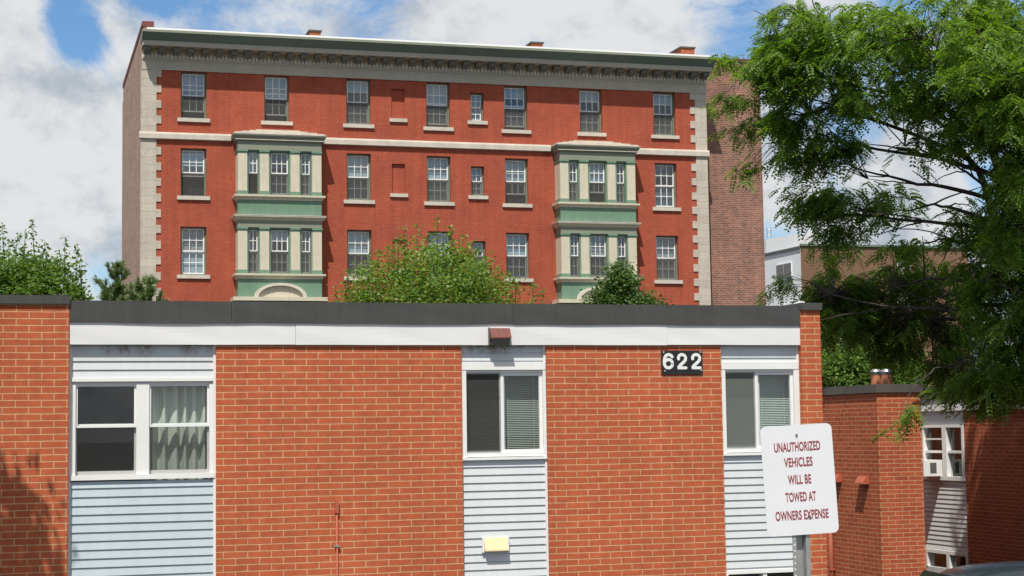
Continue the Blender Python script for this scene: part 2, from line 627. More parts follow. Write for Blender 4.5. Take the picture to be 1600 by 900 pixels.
M['needle'] = leaf_mat('pine_needle', [(0, (0.09, 0.14, 0.05)), (0.6, (0.135, 0.195, 0.07)), (1, (0.18, 0.24, 0.09))], 0.15)


# siding carries rusty drips just below the roof edge
def stained_siding(name, base_name, spots, ztop):
    mt = M[base_name].copy()
    mt.name = name
    nt = mt.node_tree
    N, L = nt.nodes.new, nt.links.new
    b = nt.nodes['Principled BSDF']
    src = b.inputs['Base Color'].links[0].from_socket
    tc = N('ShaderNodeTexCoord')
    acc = None
    for (x, rx, rz) in spots:
        mp = N('ShaderNodeMapping')
        mp.vector_type = 'POINT'
        mp.inputs['Location'].default_value = (-x / rx, 0, -ztop / rz)
        mp.inputs['Scale'].default_value = (1 / rx, 0, 1 / rz)
        L(tc.outputs['Object'], mp.inputs[0])
        ln = N('ShaderNodeVectorMath')
        ln.operation = 'LENGTH'
        L(mp.outputs[0], ln.inputs[0])
        mr = N('ShaderNodeMapRange')
        mr.inputs[1].default_value = 0.1
        mr.inputs[2].default_value = 1.0
        mr.inputs[3].default_value = 0.85
        mr.inputs[4].default_value = 0.0
        L(ln.outputs['Value'], mr.inputs[0])
        if acc is None:
            acc = mr.outputs[0]
        else:
            mx = N('ShaderNodeMath')
            mx.operation = 'MAXIMUM'
            L(acc, mx.inputs[0])
            L(mr.outputs[0], mx.inputs[1])
            acc = mx.outputs[0]
    n = N('ShaderNodeTexNoise')
    n.inputs['Scale'].default_value = 30
    L(tc.outputs['Object'], n.inputs['Vector'])
    mu = N('ShaderNodeMath')
    mu.operation = 'MULTIPLY'
    mu.use_clamp = True
    L(acc, mu.inputs[0])
    mr2 = N('ShaderNodeMapRange')
    mr2.inputs[1].default_value = 0.3
    mr2.inputs[2].default_value = 0.6
    L(n.outputs['Fac'], mr2.inputs[0])
    L(mr2.outputs[0], mu.inputs[1])
    mix = N('ShaderNodeMix')
    mix.data_type = 'RGBA'
    L(mu.outputs[0], mix.inputs[0])
    L(src, mix.inputs[6])
    mix.inputs[7].default_value = (0.20, 0.13, 0.055, 1)
    L(mix.outputs[2], b.inputs['Base Color'])
    return mt


# ------------------------------------------------------------------ frames of the two facades
_p = at(680, 600, 19.4)
_f = Frame(_p, YAW_F)
F = Frame(_f.o + _f.ex * _f.on(108, 600)[0], YAW_F)
_p = at(660, 300, 76)
_f = Frame(_p, YAW_T)
T = Frame(_f.o + _f.ex * _f.on(221, 250)[0], YAW_T)

# ------------------------------------------------------------------ ground


def ground_z(x, y):
    return 2.0 * max(0.0, min(1.0, (15.5 - y) / 8.0)) if y > 0 else 2.0


mb = MB()
ys = [-400, -100, -20, 0, 4] + [6 + 0.5 * i for i in range(22)] + [18, 22, 30, 60, 150, 400, 900]
xs_ = [-700, -200, -60, -30, -15, -8, -4, 0, 4, 8, 15, 30, 60, 200, 700]
for y in ys:
    for x in xs_:
        mb.v.append((x, y, ground_z(x, y)))
nx = len(xs_)
for j in range(len(ys) - 1):
    for i in range(nx - 1):
        mb.f.append((j * nx + i, j * nx + i + 1, (j + 1) * nx + i + 1, (j + 1) * nx + i))
g = mb.build('ground', M['asphalt'])
tag(g, kind='structure')

# ------------------------------------------------------------------ tall red brick apartment house
tall = thing('apartment_house', 'tall red painted brick apartment house with stone quoins, deep green cornice and two bay columns',
             'building', T.o, T.rz)
XR = 25.88
ZT = 19.22
COLX = [2.19, 5.77, 9.38, 13.0, 16.62, 20.22, 23.82]
ROWZ = [(17.17, 19.2), (13.80, 15.87), (10.42, 12.49)]
WW = 1.09
big = []                                        # (centre x, row)
for r in range(3):
    for c in range(7):
        if r > 0 and c in (1, 5):
            continue                            # the bay columns stand there
        big.append((c, r))
NAR = [(14.50, 15.12, 17.52, 18.81), (14.49, 15.10, 14.13, 15.46), (14.51, 15.12, 10.76, 12.09)]
BLD = [(10.87, 11.47, 17.49, 18.83), (10.87, 11.47, 14.13, 15.47), (10.87, 11.47, 10.76, 12.10)]
holes = [(COLX[c] - WW / 2, COLX[c] + WW / 2, ROWZ[r][0], ROWZ[r][1]) for c, r in big] + NAR + BLD
mb = wall_holes(MB(), 0.02, XR - 0.02, 0, ZT, holes, 0.0, 0.40)
for a, b_, c, d in BLD:                          # bricked-up openings
    mb.quad((a - 0.01, 0.10, c - 0.01), (b_ + 0.01, 0.10, c - 0.01), (b_ + 0.01, 0.10, d + 0.01), (a - 0.01, 0.10, d + 0.01))
mb.build('front_wall', M['brick_red'], tall)
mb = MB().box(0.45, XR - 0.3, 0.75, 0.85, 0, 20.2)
mb.build('unlit_room_slab', M['dark'], tall)  # near-black slab paints in the darkness of unlit rooms behind the panes
# side walls, roof, rear
mb = MB().box(0.0, 0.42, 0.02, 13.0, 0, 20.95)
mb.box(0.0, 0.42, 13.0, 13.6, 0, 20.3)
mb.build('side_wall', M['brick_side'], tall)
mb = MB().box(-0.03, 0.46, -0.62, 13.05, 20.952, 21.17)
mb.build('parapet_coping', M['coping_red'], tall)
mb = MB().box(0.02, 0.42, -0.60, 0.018, 20.75, 20.95)
mb.build('parapet_end', M['brick_brown'], tall)
MB().box(0.43, XR, 0.42, 13.4, 20.2, 20.5).build('roof', M['gravel'], tall)
MB().box(0.43, XR + 2, 13.0, 13.4, 0, 20.19).build('rear_wall', M['brick_brown'], tall)
MB().box(XR - 0.25, 29.15, 1.0, 13.0, 0, 21.02).build('rear_wing', M['brick_brown'], tall)
MB().box(XR - 0.29, 29.19, 0.96, 13.04, 21.022, 21.2).build('rear_wing_coping', M['coping_red'], tall)

# quoins
zt0, zt1 = T.on(250, 132.5)[1], T.on(250, 145)[1]
per = 0.672
ph = zt0 % per
mb = MB()
mb.box(-0.03, 0.62, -0.04, 0.3, 0, ZT)
z = ph - per / 2
while z < ZT:
    if z + per / 2 > 8 and not (16.0 < z + per / 4 < 16.6):
        mb.box(0.61, 0.82, -0.038, 0.05, z, min(z + per / 2, ZT))
    z += per
mb.build('quoin_strip', M['stone_q'], tall)
zr = T.on(1082, 156)[1]
mb = MB()
mb.box(25.33, XR + 0.03, -0.04, 0.3, 0, ZT)
z = (zr % per) - per
while z < ZT:
    if z + per / 2 > 8 and not (16.0 < z + per / 4 < 16.6):
        mb.box(25.09, 25.34, -0.038, 0.05, z, min(z + per / 2, ZT))
    z += per
mb.build('quoin_strip', M['stone_q'], tall)

# string course between the bays
BAYX = [5.78, 20.22]
BW = 1.80                                       # half width of a bay
segs = [(-0.10, BAYX[0] - 2.0), (BAYX[0] + 2.0, BAYX[1] - 2.0), (BAYX[1] + 2.0, XR + 0.1)]
for a, b_ in segs:
    mb = MB().extrude([(0.05, 16.20), (-0.13, 16.24), (-0.13, 16.44), (-0.10, 16.52), (0.05, 16.54)], 'x', a, b_)
    mb.build('string_course', M['sill'], tall)

# cornice
zc = lambda y, d: T.on(300, y, d)[1]
zA, zB = zc(93.5, -0.06), zc(85.5, -0.16)
zM0, zM1 = zc(84, -0.45), zc(74.5, -0.62)
zC1 = zc(66.0, -0.78)
zG1 = zc(52.5, -1.12)
zL1 = zc(48.5, -1.14)
zW1 = zc(45.8, -1.08)
cx0, cx1 = 0.02, XR + 0.04
mb = MB().box(cx0 - 0.02, cx1, -0.06, 0.1, ZT, zA)
mb.box(cx0 - 0.02, cx1, -0.10, 0.1, ZT + 0.0 + (zA - ZT) * 0.86, zA - 0.003)
mb.build('frieze', M['stone_grey'], tall)
cor = MB().box(cx0, cx1, -0.17, 0.1, zB, zM1).build('cornice', M['buff'], tall)
mb = MB().box(cx0, cx1, -0.08, 0.1, zA + 0.001, zB - 0.001)
n = int((cx1 - cx0) / 0.165)
for i in range(n):
    x = cx0 + 0.02 + i * (cx1 - cx0 - 0.02) / n
    mb.box(x, x + 0.10, -0.165, -0.07, zA + 0.02, zB - 0.002)
mb.build('dentil_band', M['dentil'], cor)
nm = 43
for i in range(nm):
    x = cx0 + 0.05 + i * (cx1 - cx0 - 0.37) / (nm - 1)
    w = 0.27
    mb = MB().extrude([(-0.165, zM0 - 0.03), (-0.30, zM0 - 0.05), (-0.42, zM0 + 0.03), (-0.58, zM0 + 0.05), (-0.62, zM0 + 0.12), (-0.62, zM1 - 0.001), (-0.165, zM1 - 0.001)], 'x', x, x + w)
    mb.build('modillion', M['modil'], cor)
MB().box(cx0 - 0.04, cx1 + 0.04, -0.78, 0.1, zM1, zC1).build('corona', M['stone_grey'], cor)
prof = [(0.1, zC1 + 0.001), (-0.78, zC1 + 0.001), (-0.82, zC1 + 0.04), (-0.92, zC1 + 0.12), (-1.08, zG1 - 0.05), (-1.12, zG1), (0.1, zG1)]
MB().extrude(prof, 'x', cx0 - 0.07, cx1 + 0.09).build('crown_moulding', M['green_dk'], cor)
MB().box(cx0 - 0.07, cx1 + 0.11, -1.14, 0.1, zG1 + 0.001, zL1).build('crown_lip', M['green_grey'], cor)
MB().box(cx0 + 0.12, cx1 - 0.2, -1.08, 0.5, zL1 + 0.001, zW1).build('roof_edge', M['white_roof'], cor)

# chimneys
for (u0, u1, v, D, L_) in ((484, 501, 46.5, 1.6, 2.2), (830.5, 848, 65, 1.6, 2.2), (1064, 1085, 72.5, 1.2, 3.2)):
    x0, zt = T.on(u0, v, D)
    x1 = T.on(u1, v, D)[0]
    ch = MB().box(x0, x1, D, D + L_, 20.4, zt - 0.07).build('chimney', M['brick_wing'], tall)
    MB().box(x0 - 0.05, x1 + 0.05, D - 0.05, D + L_ + 0.05, zt - 0.069, zt).build('chimney_cap', M['coping_wing'], ch)

rnd = random.Random(5)


def sash_window(parent, cx, w, z0, z1, y, cols, rows=2, raise_=0.0, screen=True, up='shade_blue', lo='shade_grey', sill=True, fm='frame_green', fw=0.07, stool=0.0):
    """Double-hung window in an opening; y is the face of its frame, z0 the sill top."""
    x0, x1 = cx - w / 2, cx + w / 2
    mb = MB()
    mb.box(x0 + 0.001, x0 + fw, y, y + 0.2, z0, z1)
    mb.box(x1 - fw, x1 - 0.001, y, y + 0.2, z0, z1)
    mb.box(x0 + fw, x1 - fw, y, y + 0.2, z1 - fw * 0.8, z1 - 0.001)
    mb.box(x0 + fw, x1 - fw, y - 0.02, y + 0.2, z0 + 0.001, z0 + 0.06)
    win = mb.build('window', M[fm], parent)
    a, b = x0 + fw, x1 - fw
    zb, zt = z0 + 0.06, z1 - fw * 0.8
    zm = (zb + zt) / 2

    def sash(name, za, zz, yy):
        s = 0.05 if cols > 2 else 0.042
        k = MB()
        k.box(a, a + s, yy, yy + 0.04, za, zz)
        k.box(b - s, b, yy, yy + 0.04, za, zz)
        k.box(a + s, b - s, yy, yy + 0.04, zz - s, zz)
        k.box(a + s, b - s, yy, yy + 0.04, za, za + s * 1.2)
        t = 0.03
        for i in range(1, cols):
            x = a + s + (b - a - 2 * s) * i / cols
            k.box(x - t / 2, x + t / 2, yy + 0.006, yy + 0.03, za + s * 1.2, zz - s)
        for j in range(1, rows):
            q = za + s + (zz - za - 2 * s) * j / rows
            k.box(a + s, b - s, yy + 0.007, yy + 0.029, q - t / 2, q + t / 2)
        k.build(name, M['sash'], win)
        MB().quad((a + s, yy + 0.018, za + s), (b - s, yy + 0.018, za + s), (b - s, yy + 0.018, zz - s), (a + s, yy + 0.018, zz - s)).build('pane', M['pane_sky'], win)
    sash('upper_sash', zm - 0.02, zt, y + 0.04)
    sash('lower_sash', zb + raise_, zm + 0.02 + raise_, y + 0.085)
    if screen:
        MB().quad((a, y + 0.03, zb), (b, y + 0.03, zb), (b, y + 0.03, zm), (a, y + 0.03, zm)).build('insect_screen', M['screen'], win)
    if up:
        zd = zm + 0.02 + (zt - zm) * rnd.choice((0, 0, 0, 0.0, 0.3, 0.5))
        MB().quad((a, y + 0.17, zd), (b, y + 0.17, zd), (b, y + 0.17, zt), (a, y + 0.17, zt)).build('roller_shade', M[up], win)
    if lo:
        MB().quad((a, y + 0.172, zb + raise_), (b, y + 0.172, zb + raise_), (b, y + 0.172, zm + 0.02), (a, y + 0.172, zm + 0.02)).build('curtain', M[lo], win)
    if sill:
        e = 0.15
        MB().box(x0 - e, x1 + e, -0.085, y + 0.02, z0 - 0.16, z0 + 0.0005).build('sill', M['sill'], win)
    return win


spec = {(0, 0): dict(raise_=0.27, lo=None, up='shade_blue'), (1, 0): dict(raise_=0.25, lo=None, up='shade_blue'),
        (2, 0): dict(lo='shade_grey'), (3, 0): dict(lo='shade_grey', raise_=0.1), (4, 0): dict(raise_=0.13, lo='shade_grey'),
        (5, 0): dict(lo='shade_grey'), (6, 0): dict(lo='shade_grey'),
        (0, 1): dict(raise_=0.82, lo=None, up='shade_blue'), (2, 1): dict(lo='shade_dark'), (3, 1): dict(lo='shade_grey'),
        (4, 1): dict(raise_=0.4, lo=None), (6, 1): dict(screen=False, up='shade_dark', lo='shade_dark'),
        (0, 2): dict(screen=False, up='shade_grey', lo='shade_blue'), (2, 2): dict(lo='shade_dark', up='shade_blue'), (3, 2): dict(lo='shade_grey'),
        (4, 2): dict(lo='shade_dark', up='shade_blue'), (6, 2): dict(lo='shade_grey', up='shade_grey')}
for c, r in big:
    sash_window(tall, COLX[c], WW, ROWZ[r][0], ROWZ[r][1], 0.20, 3, **spec.get((c, r), {}))
for i, (a, b_, c, d) in enumerate(NAR):
    sash_window(tall, (a + b_) / 2, b_ - a, c, d, 0.20, 2, lo='shade_grey', up='shade_blue', screen=(i != 0))
for a, b_, c, d in BLD:
    MB().box(a - 0.1, b_ + 0.1, -0.085, 0.09, c - 0.155, c + 0.001).build('sill', M['sill'], tall)

# bay windows: two columns of two storeys each
def bay(cx, opens):
    yf = -0.74
    z_top = 15.84
    L_ = cx - BW
    R_ = cx + BW
    # openings measured from the photograph, symmetrical about the middle
    wc, wn = 0.80, 0.43
    ncx = 1.13
    body = MB()
    holes_ = []
    lev = [(13.83, 15.70), (10.44, 12.36)]
    for a, b_ in lev:
        holes_ += [(cx - wc / 2, cx + wc / 2, a, b_), (cx - ncx - wn / 2, cx - ncx + wn / 2, a, b_), (cx + ncx - wn / 2, cx + ncx + wn / 2, a, b_)]
    wall_holes(body, L_ + 0.06, R_ - 0.06, 6.5, z_top, holes_, yf, 0.3)
    body.quad((L_ + 0.06, yf, 6.5), (L_ + 0.06, 0, 6.5), (L_ + 0.06, 0, z_top), (L_ + 0.06, yf, z_top))
    body.quad((R_ - 0.06, yf, 6.5), (R_ - 0.06, 0, 6.5), (R_ - 0.06, 0, z_top), (R_ - 0.06, yf, z_top))
    bo = body.build('bay_window', M['green'], tall)
    MB().box(L_ + 0.1, R_ - 0.1, -0.30, -0.02, 6.5, z_top - 0.02).build('bay_unlit_core', M['dark'], bo)  # near-black core paints in the shade inside the bay
    pil = [(-BW + 0.0, -BW + 0.40), (-0.86, -0.47), (0.46, 0.85), (BW - 0.40, BW)]
    for (a, b_) in lev:
        for k, (p, q) in enumerate(pil):
            m2 = MB()
            ydeep = 0.0 if k in (0, 3) else yf + 0.02
            m2.box(cx + p, cx + q, -0.80, ydeep - 0.001, a + 0.16, b_ - 0.08)
            po = m2.build('pilaster', M['cream'], bo)
            m3 = MB()
            m3.box(cx + p - 0.02, cx + q + 0.02, -0.825, ydeep - 0.002, a + 0.0, a + 0.10)
            m3.box(cx + p - 0.01, cx + q + 0.01, -0.812, ydeep - 0.002, a + 0.10, a + 0.158)
            m3.build('pilaster_base', M['green'], bo)
            m3 = MB()
            m3.box(cx + p - 0.03, cx + q + 0.03, -0.84, ydeep - 0.002, b_ - 0.02, b_ + 0.06)
            m3.box(cx + p - 0.012, cx + q + 0.012, -0.815, ydeep - 0.002, b_ - 0.078, b_ - 0.021)
            m3.build('pilaster_capital', M['green'], bo)
    # entablatures
    for k, (a, zf) in enumerate(((15.76, 16.13), (12.42, 12.70))):
        MB().box(L_ - 0.01, R_ + 0.01, -0.81, -0.001, a, zf).build('bay_frieze', M['green_grey'], bo)
        if k == 0:
            cp = [(-0.001, zf + 0.001), (-0.84, zf + 0.001), (-0.90, zf + 0.05), (-0.90, zf + 0.09), (-0.95, zf + 0.16), (-1.00, zf + 0.24), (-1.00, zf + 0.285), (-0.001, zf + 0.285)]
            ov = 0.24
        else:
            cp = [(-0.001, zf + 0.001), (-0.83, zf + 0.001), (-0.89, zf + 0.06), (-0.92, zf + 0.11), (-0.97, zf + 0.17), (-0.97, zf + 0.215), (-0.001, zf + 0.215)]
            ov = 0.22
        # mitred moulding round three sides
        m4 = MB()
        ring = []
        base = -0.80
        for (yy, zz) in cp:
            o_ = max(0.0, base - yy)
            ring.append([(L_ - o_, 0.0, zz), (L_ - o_, yy, zz), (R_ + o_, yy, zz), (R_ + o_, 0.0, zz)])
        for i in range(1, len(ring) - 2):
            for j in range(3):
                m4.quad(ring[i][j], ring[i][j + 1], ring[i + 1][j + 1], ring[i + 1][j])
        topz = cp[-2][1]
        m4.quad(*ring[-2])
        m4.quad(*ring[1])
        m4.build('bay_cornice', M['green_grey'] if k == 0 else M['cream'], bo)
        ed = MB()
        o_ = base * -1
        yo = -cp[-2][0]
        ed.box(L_ - (yo - 0.8) - 0.012, R_ + (yo - 0.8) + 0.012, -yo - 0.012, -0.002, topz + 0.001, topz + 0.03)
        ed.build('cornice_edge', M['sill'], bo)
        if k == 0:
            ed = MB()
            zz = cp[1][1]
            ed.box(L_ - 0.12, R_ + 0.12, -0.92, -0.83, zz + 0.055, zz + 0.082)
            ed.build('cornice_fillet', M['cream_lt'], bo)
    # stepped stone roof
    z = 16.13 + 0.316
    for i, (hw, dd) in enumerate(((1.93, -0.92), (1.62, -0.72), (1.25, -0.5), (0.95, -0.3))):
        MB().box(cx - hw, cx + hw, dd, -0.002, z + i * 0.075, z + (i + 1) * 0.075 - 0.001).build('bay_roof_step', M['sill'], bo)
    # sill cornices and green panels
    for a in (13.82, 10.43):
        prof_ = [(-0.001, a - 0.22), (-0.82, a - 0.22), (-0.86, a - 0.14), (-0.92, a - 0.09), (-0.95, a - 0.08), (-0.95, a - 0.001), (-0.001, a - 0.001)]
        m4 = MB()
        ring = []
        for (yy, zz) in prof_:
            o_ = max(0.0, -0.80 - yy)
            ring.append([(L_ - o_, 0.0, zz), (L_ - o_, yy, zz), (R_ + o_, yy, zz), (R_ + o_, 0.0, zz)])
        for i in range(1, len(ring) - 2):
            for j in range(3):
                m4.quad(ring[i][j], ring[i][j + 1], ring[i + 1][j + 1], ring[i + 1][j])
        m4.quad(*ring[-2])
        m4.quad(*ring[1])
        m4.build('bay_sill', M['cream'], bo)
        MB().box(L_ + 0.0, R_ - 0.0, -0.79, -0.003, a - (0.88 if a > 12 else 0.995), a - 0.2205).build('bay_panel', M['green'], bo)
    # lowest cornice with a round-headed pediment
    zf = 9.27
    MB().box(L_ - 0.22, R_ + 0.22, -1.02, -0.004, zf, zf + 0.16).build('porch_cornice', M['cream'], bo)
    arc_o = [(cx + 1.12 * math.cos(t), zf + 0.162 + 0.60 * math.sin(t)) for t in [math.pi * i / 24 for i in range(25)]]
    arc_i = [(cx + 0.95 * math.cos(t), zf + 0.162 + 0.49 * math.sin(t)) for t in [math.pi * i / 24 for i in range(25)]]
    m5 = MB()
    for i in range(24):
        a1, a2, b1, b2 = arc_o[i], arc_o[i + 1], arc_i[i], arc_i[i + 1]
        for y_ in (-1.0,):
            m5.quad((a1[0], y_, a1[1]), (a2[0], y_, a2[1]), (b2[0], y_, b2[1]), (b1[0], y_, b1[1]))
        m5.quad((a1[0], -1.0, a1[1]), (a2[0], -1.0, a2[1]), (a2[0], -0.80, a2[1]), (a1[0], -0.80, a1[1]))
        m5.quad((b1[0], -1.0, b1[1]), (b2[0], -1.0, b2[1]), (b2[0], -0.80, b2[1]), (b1[0], -0.80, b1[1]))
    m5.build('pediment_arch', M['cream_lt'], bo)
    m5 = MB()
    m5.quad(*[(p[0], -0.86, p[1]) for p in arc_i])
    m5.build('pediment_panel', M['cream'], bo)
    for lv, (a, b_) in enumerate(lev):
        for k, (xx, w_) in enumerate(((cx - ncx, wn), (cx, wc), (cx + ncx, wn))):
            kw = dict(cols=3 if k == 1 else 2, sill=False, fm='frame_green', fw=0.03, up='shade_dark', lo='shade_grey')
            kw.update(opens.get((lv, k), {}))
            sash_window(tall, xx, w_, a, b_, yf + 0.10, kw.pop('cols'), **kw)


bay(BAYX[0], {(0, 0): dict(raise_=0.86, lo=None), (0, 1): dict(lo='shade_dark'), (1, 1): dict(lo='shade_dark', up='shade_blue')})
bay(BAYX[1], {(0, 1): dict(raise_=0.42, lo=None, up='shade_blue'), (1, 1): dict(lo='shade_dark', up='shade_grey'), (1, 0): dict(lo='shade_dark')})

# ------------------------------------------------------------------ near brick apartment block
near = thing('brick_apartment_block', 'low orange brick block with dark roof edge, white fascia and pale siding panels',
             'building', F.o, F.rz)
# brick walls between the window bays
zFb, zFt, zCt = 4.578, 4.811, 5.046
for a, b_ in ((1.546, 4.295), (5.305, 7.474)):
    MB().box(a, b_, 0.0, 0.28, 0, zFb + 0.05).build('brick_wall', M['brick_near'], near)
MB().box(-4.2, -0.004, -0.045, 0.3, 0, 5.003).build('brick_wall', M['brick_near'], near)
MB().box(8.497, 8.757, -0.045, 9.0, 0, 4.996).build('brick_wall', M['brick_near'], near)
MB().box(-4.2, 8.49, 8.7, 9.0, 0, 4.9).build('brick_wall', M['brick_near'], near)
MB().box(-4.25, 0.0, -0.075, 0.33, 5.004, 5.096).build('pier_coping', M['coping'], near)
MB().box(8.49, 8.775, -0.075, 9.05, 4.997, 5.083).build('pier_coping', M['coping'], near)
MB().box(-4.0, 8.48, 0.34, 8.69, 4.70, 4.86).build('flat_roof', M['gravel'], near)
# fascia and dark roof edge; the thin metal is slightly buckled
rr = random.Random(3)


def strip(name, mat, x0, x1, z0, z1, y, n, jz0, jz1, jy, lip=0.0):
    mb = MB()
    g_ = []
    ph_ = [rr.uniform(0, 6) for _ in range(8)]

    def wv(x, k):
        return (math.sin(x * 2.3 + ph_[k]) + 0.6 * math.sin(x * 4.7 + ph_[k + 1]) + 0.35 * math.sin(x * 9.1 + ph_[k + 2])) / 1.95
    for i in range(n + 1):
        x = x0 + (x1 - x0) * i / n
        a = z0 + jz0 * wv(x, 0)
        b = z1 + jz1 * wv(x, 2)
        rows_ = []
        for j in range(7):
            t = j / 6
            rows_.append((x, y + jy * wv(x + t * 0.7, 4) * math.sin(math.pi * t), a + (b - a) * t))
        rows_.append((x, y + 0.25, b))
        rows_.insert(0, (x, y + 0.05, a))
        g_.append(rows_)
    k = len(g_[0])
    for rows_ in g_:
        mb.v += rows_
    for i in range(n):
        for j in range(k - 1):
            mb.f.append((i * k + j, (i + 1) * k + j, (i + 1) * k + j + 1, i * k + j + 1))
    return mb.build(name, mat, near, smooth=False)


xs1, xs2 = F.on(461, 520)[0], F.on(1041, 520)[0]
for k_, (a, b_) in enumerate(((0.0, xs1), (xs1 + 0.0025, xs2), (xs2 + 0.0025, 8.495))):
    strip('fascia', M['white_alu'], a, b_, zFb - 0.003 * (k_ == 1), zFt + 0.02, -0.028 - 0.002 * (k_ == 1), 40, 0.002, 0.0, 0.0035)
xj = F.on(361, 490)[0]
strip('roof_edge', M['coping'], 0.0, xj - 0.002, zFt, zCt, -0.046, 30, 0.006, 0.001, 0.003)
strip('roof_edge', M['coping'], xj + 0.002, 4.9, zFt, zCt, -0.047, 60, 0.008, 0.001, 0.003)
strip('roof_edge', M['coping'], 4.904, 8.495, zFt, zCt, -0.046, 60, 0.007, 0.001, 0.003)
MB().box(0.0, 8.494, -0.02, 0.4, 4.84, 5.03).build('roof_kerb', M['dark'], near)
MB().box(0.0, 8.494, -0.015, 0.3, zFb + 0.06, 4.80).build('fascia_board', M['dark'], near)
p = F.on(1243, 474, 0.6)
MB().extrude([(p[0] - 0.15, 4.9), (p[0] + 0.10, 4.9), (p[0] + 0.10, p[1] + 0.02), (p[0] + 0.05, p[1] + 0.025), (p[0] - 0.15, p[1] - 0.05)], 'y', 0.55, 0.62).build('roof_flashing', M['white'], near)

SD = 0.055                                      # siding lies this far behind the brick face


def clapboard(name, mat, x0, x1, z0, z1, first, pitch, parent, y=SD, axis='x', proud=0.014):
    """Overlapping boards as one saw-tooth sheet: first = height of the topmost butt edge."""
    prof_ = [(y + 0.03, z1), (y, z1)]
    z = first
    while z > z0:
        prof_ += [(y - proud, z), (y, z - 0.0005)]
        z -= pitch
    prof_ += [(y - proud * 0.5, z0), (y + 0.03, z0)]
    return MB().extrude(prof_, axis, x0, x1).build(name, mat, parent)


bays_F = [(0.0, 1.546), (4.295, 5.305), (7.474, 8.497)]
room_m = M['room']


def room(x0, x1, z0, z1, y0=0.20, y1=2.2):
    mb = MB()
    mb.quad((x0, y1, z0), (x1, y1, z0), (x1, y1, z1), (x0, y1, z1))
    mb.quad((x0, y0, z0), (x0, y1, z0), (x0, y1, z1), (x0, y0, z1))
    mb.quad((x1, y0, z0), (x1, y1, z0), (x1, y1, z1), (x1, y0, z1))
    mb.quad((x0, y0, z0), (x1, y0, z0), (x1, y1, z0), (x0, y1, z0))
    mb.quad((x0, y0, z1), (x1, y0, z1), (x1, y1, z1), (x0, y1, z1))
    return mb.build('room_lining', room_m, near)


def rect(mb, a, b, z0, z1, y0, y1, s, sb=None, st=None):
    """Rectangular frame of bar width s."""
    sb = s if sb is None else sb
    st = s if st is None else st
    mb.box(a, a + s, y0, y1, z0, z1)
    mb.box(b - s, b, y0, y1, z0, z1)
    mb.box(a + s, b - s, y0, y1, z0, z0 + sb)
    mb.box(a + s, b - s, y0, y1, z1 - st, z1)


# --- left bay: pair of double-hung windows
fz = lambda u, v: F.on(u, v, SD)[1]
fx = lambda u, v: F.on(u, v, SD)[0]
zs_l = fz(220, 748)
zh_l = fz(220, 593)
sm = stained_siding('stained_blue_white_siding', 'siding', [(fx(168, 545), 0.09, 0.09), (fx(194, 545), 0.13, 0.11), (fx(226, 545), 0.14, 0.12), (fx(296, 545), 0.15, 0.10), (fx(325, 545), 0.05, 0.06)], 4.545)
clapboard('siding', sm, 0.022, 1.518, zh_l + 0.015, 4.60, fz(220, 564), 0.092, near)
clapboard('siding', M['siding_blue'], 0.022, 1.518, 1.95, zs_l - 0.02, fz(108, 763.5), 0.0925, near)
mb = MB()
mb.box(0.001, 0.024, SD - 0.025, SD + 0.05, 1.9, 4.60)
mb.box(1.516, 1.545, SD - 0.025, SD + 0.05, 1.9, 4.60)
mb.build('corner_trim', M['white'], near)
win = MB()
zt_w, zb_w = zh_l, fz(220, 741)
win.box(0.025, 1.515, SD - 0.03, SD + 0.02, zt_w - 0.02, zt_w + 0.015)          # drip cap
win.box(0.025, 1.515, SD + 0.012, SD + 0.1, zt_w - 0.05, zt_w - 0.021)
win.box(0.025, fx(118, 650), SD - 0.012, SD + 0.1, zb_w, zt_w - 0.051)
win.box(fx(327, 650), 1.515, SD - 0.012, SD + 0.1, zb_w, zt_w - 0.051)
win.box(fx(213, 650), fx(233, 650), SD - 0.012, SD + 0.1, zb_w, zt_w - 0.051)
win.box(0.005, 1.53, SD - 0.035, SD + 0.1, zs_l - 0.005, zb_w - 0.0005)
wo = win.build('window', M['white'], near)
zr_ = fz(220, 664.5)
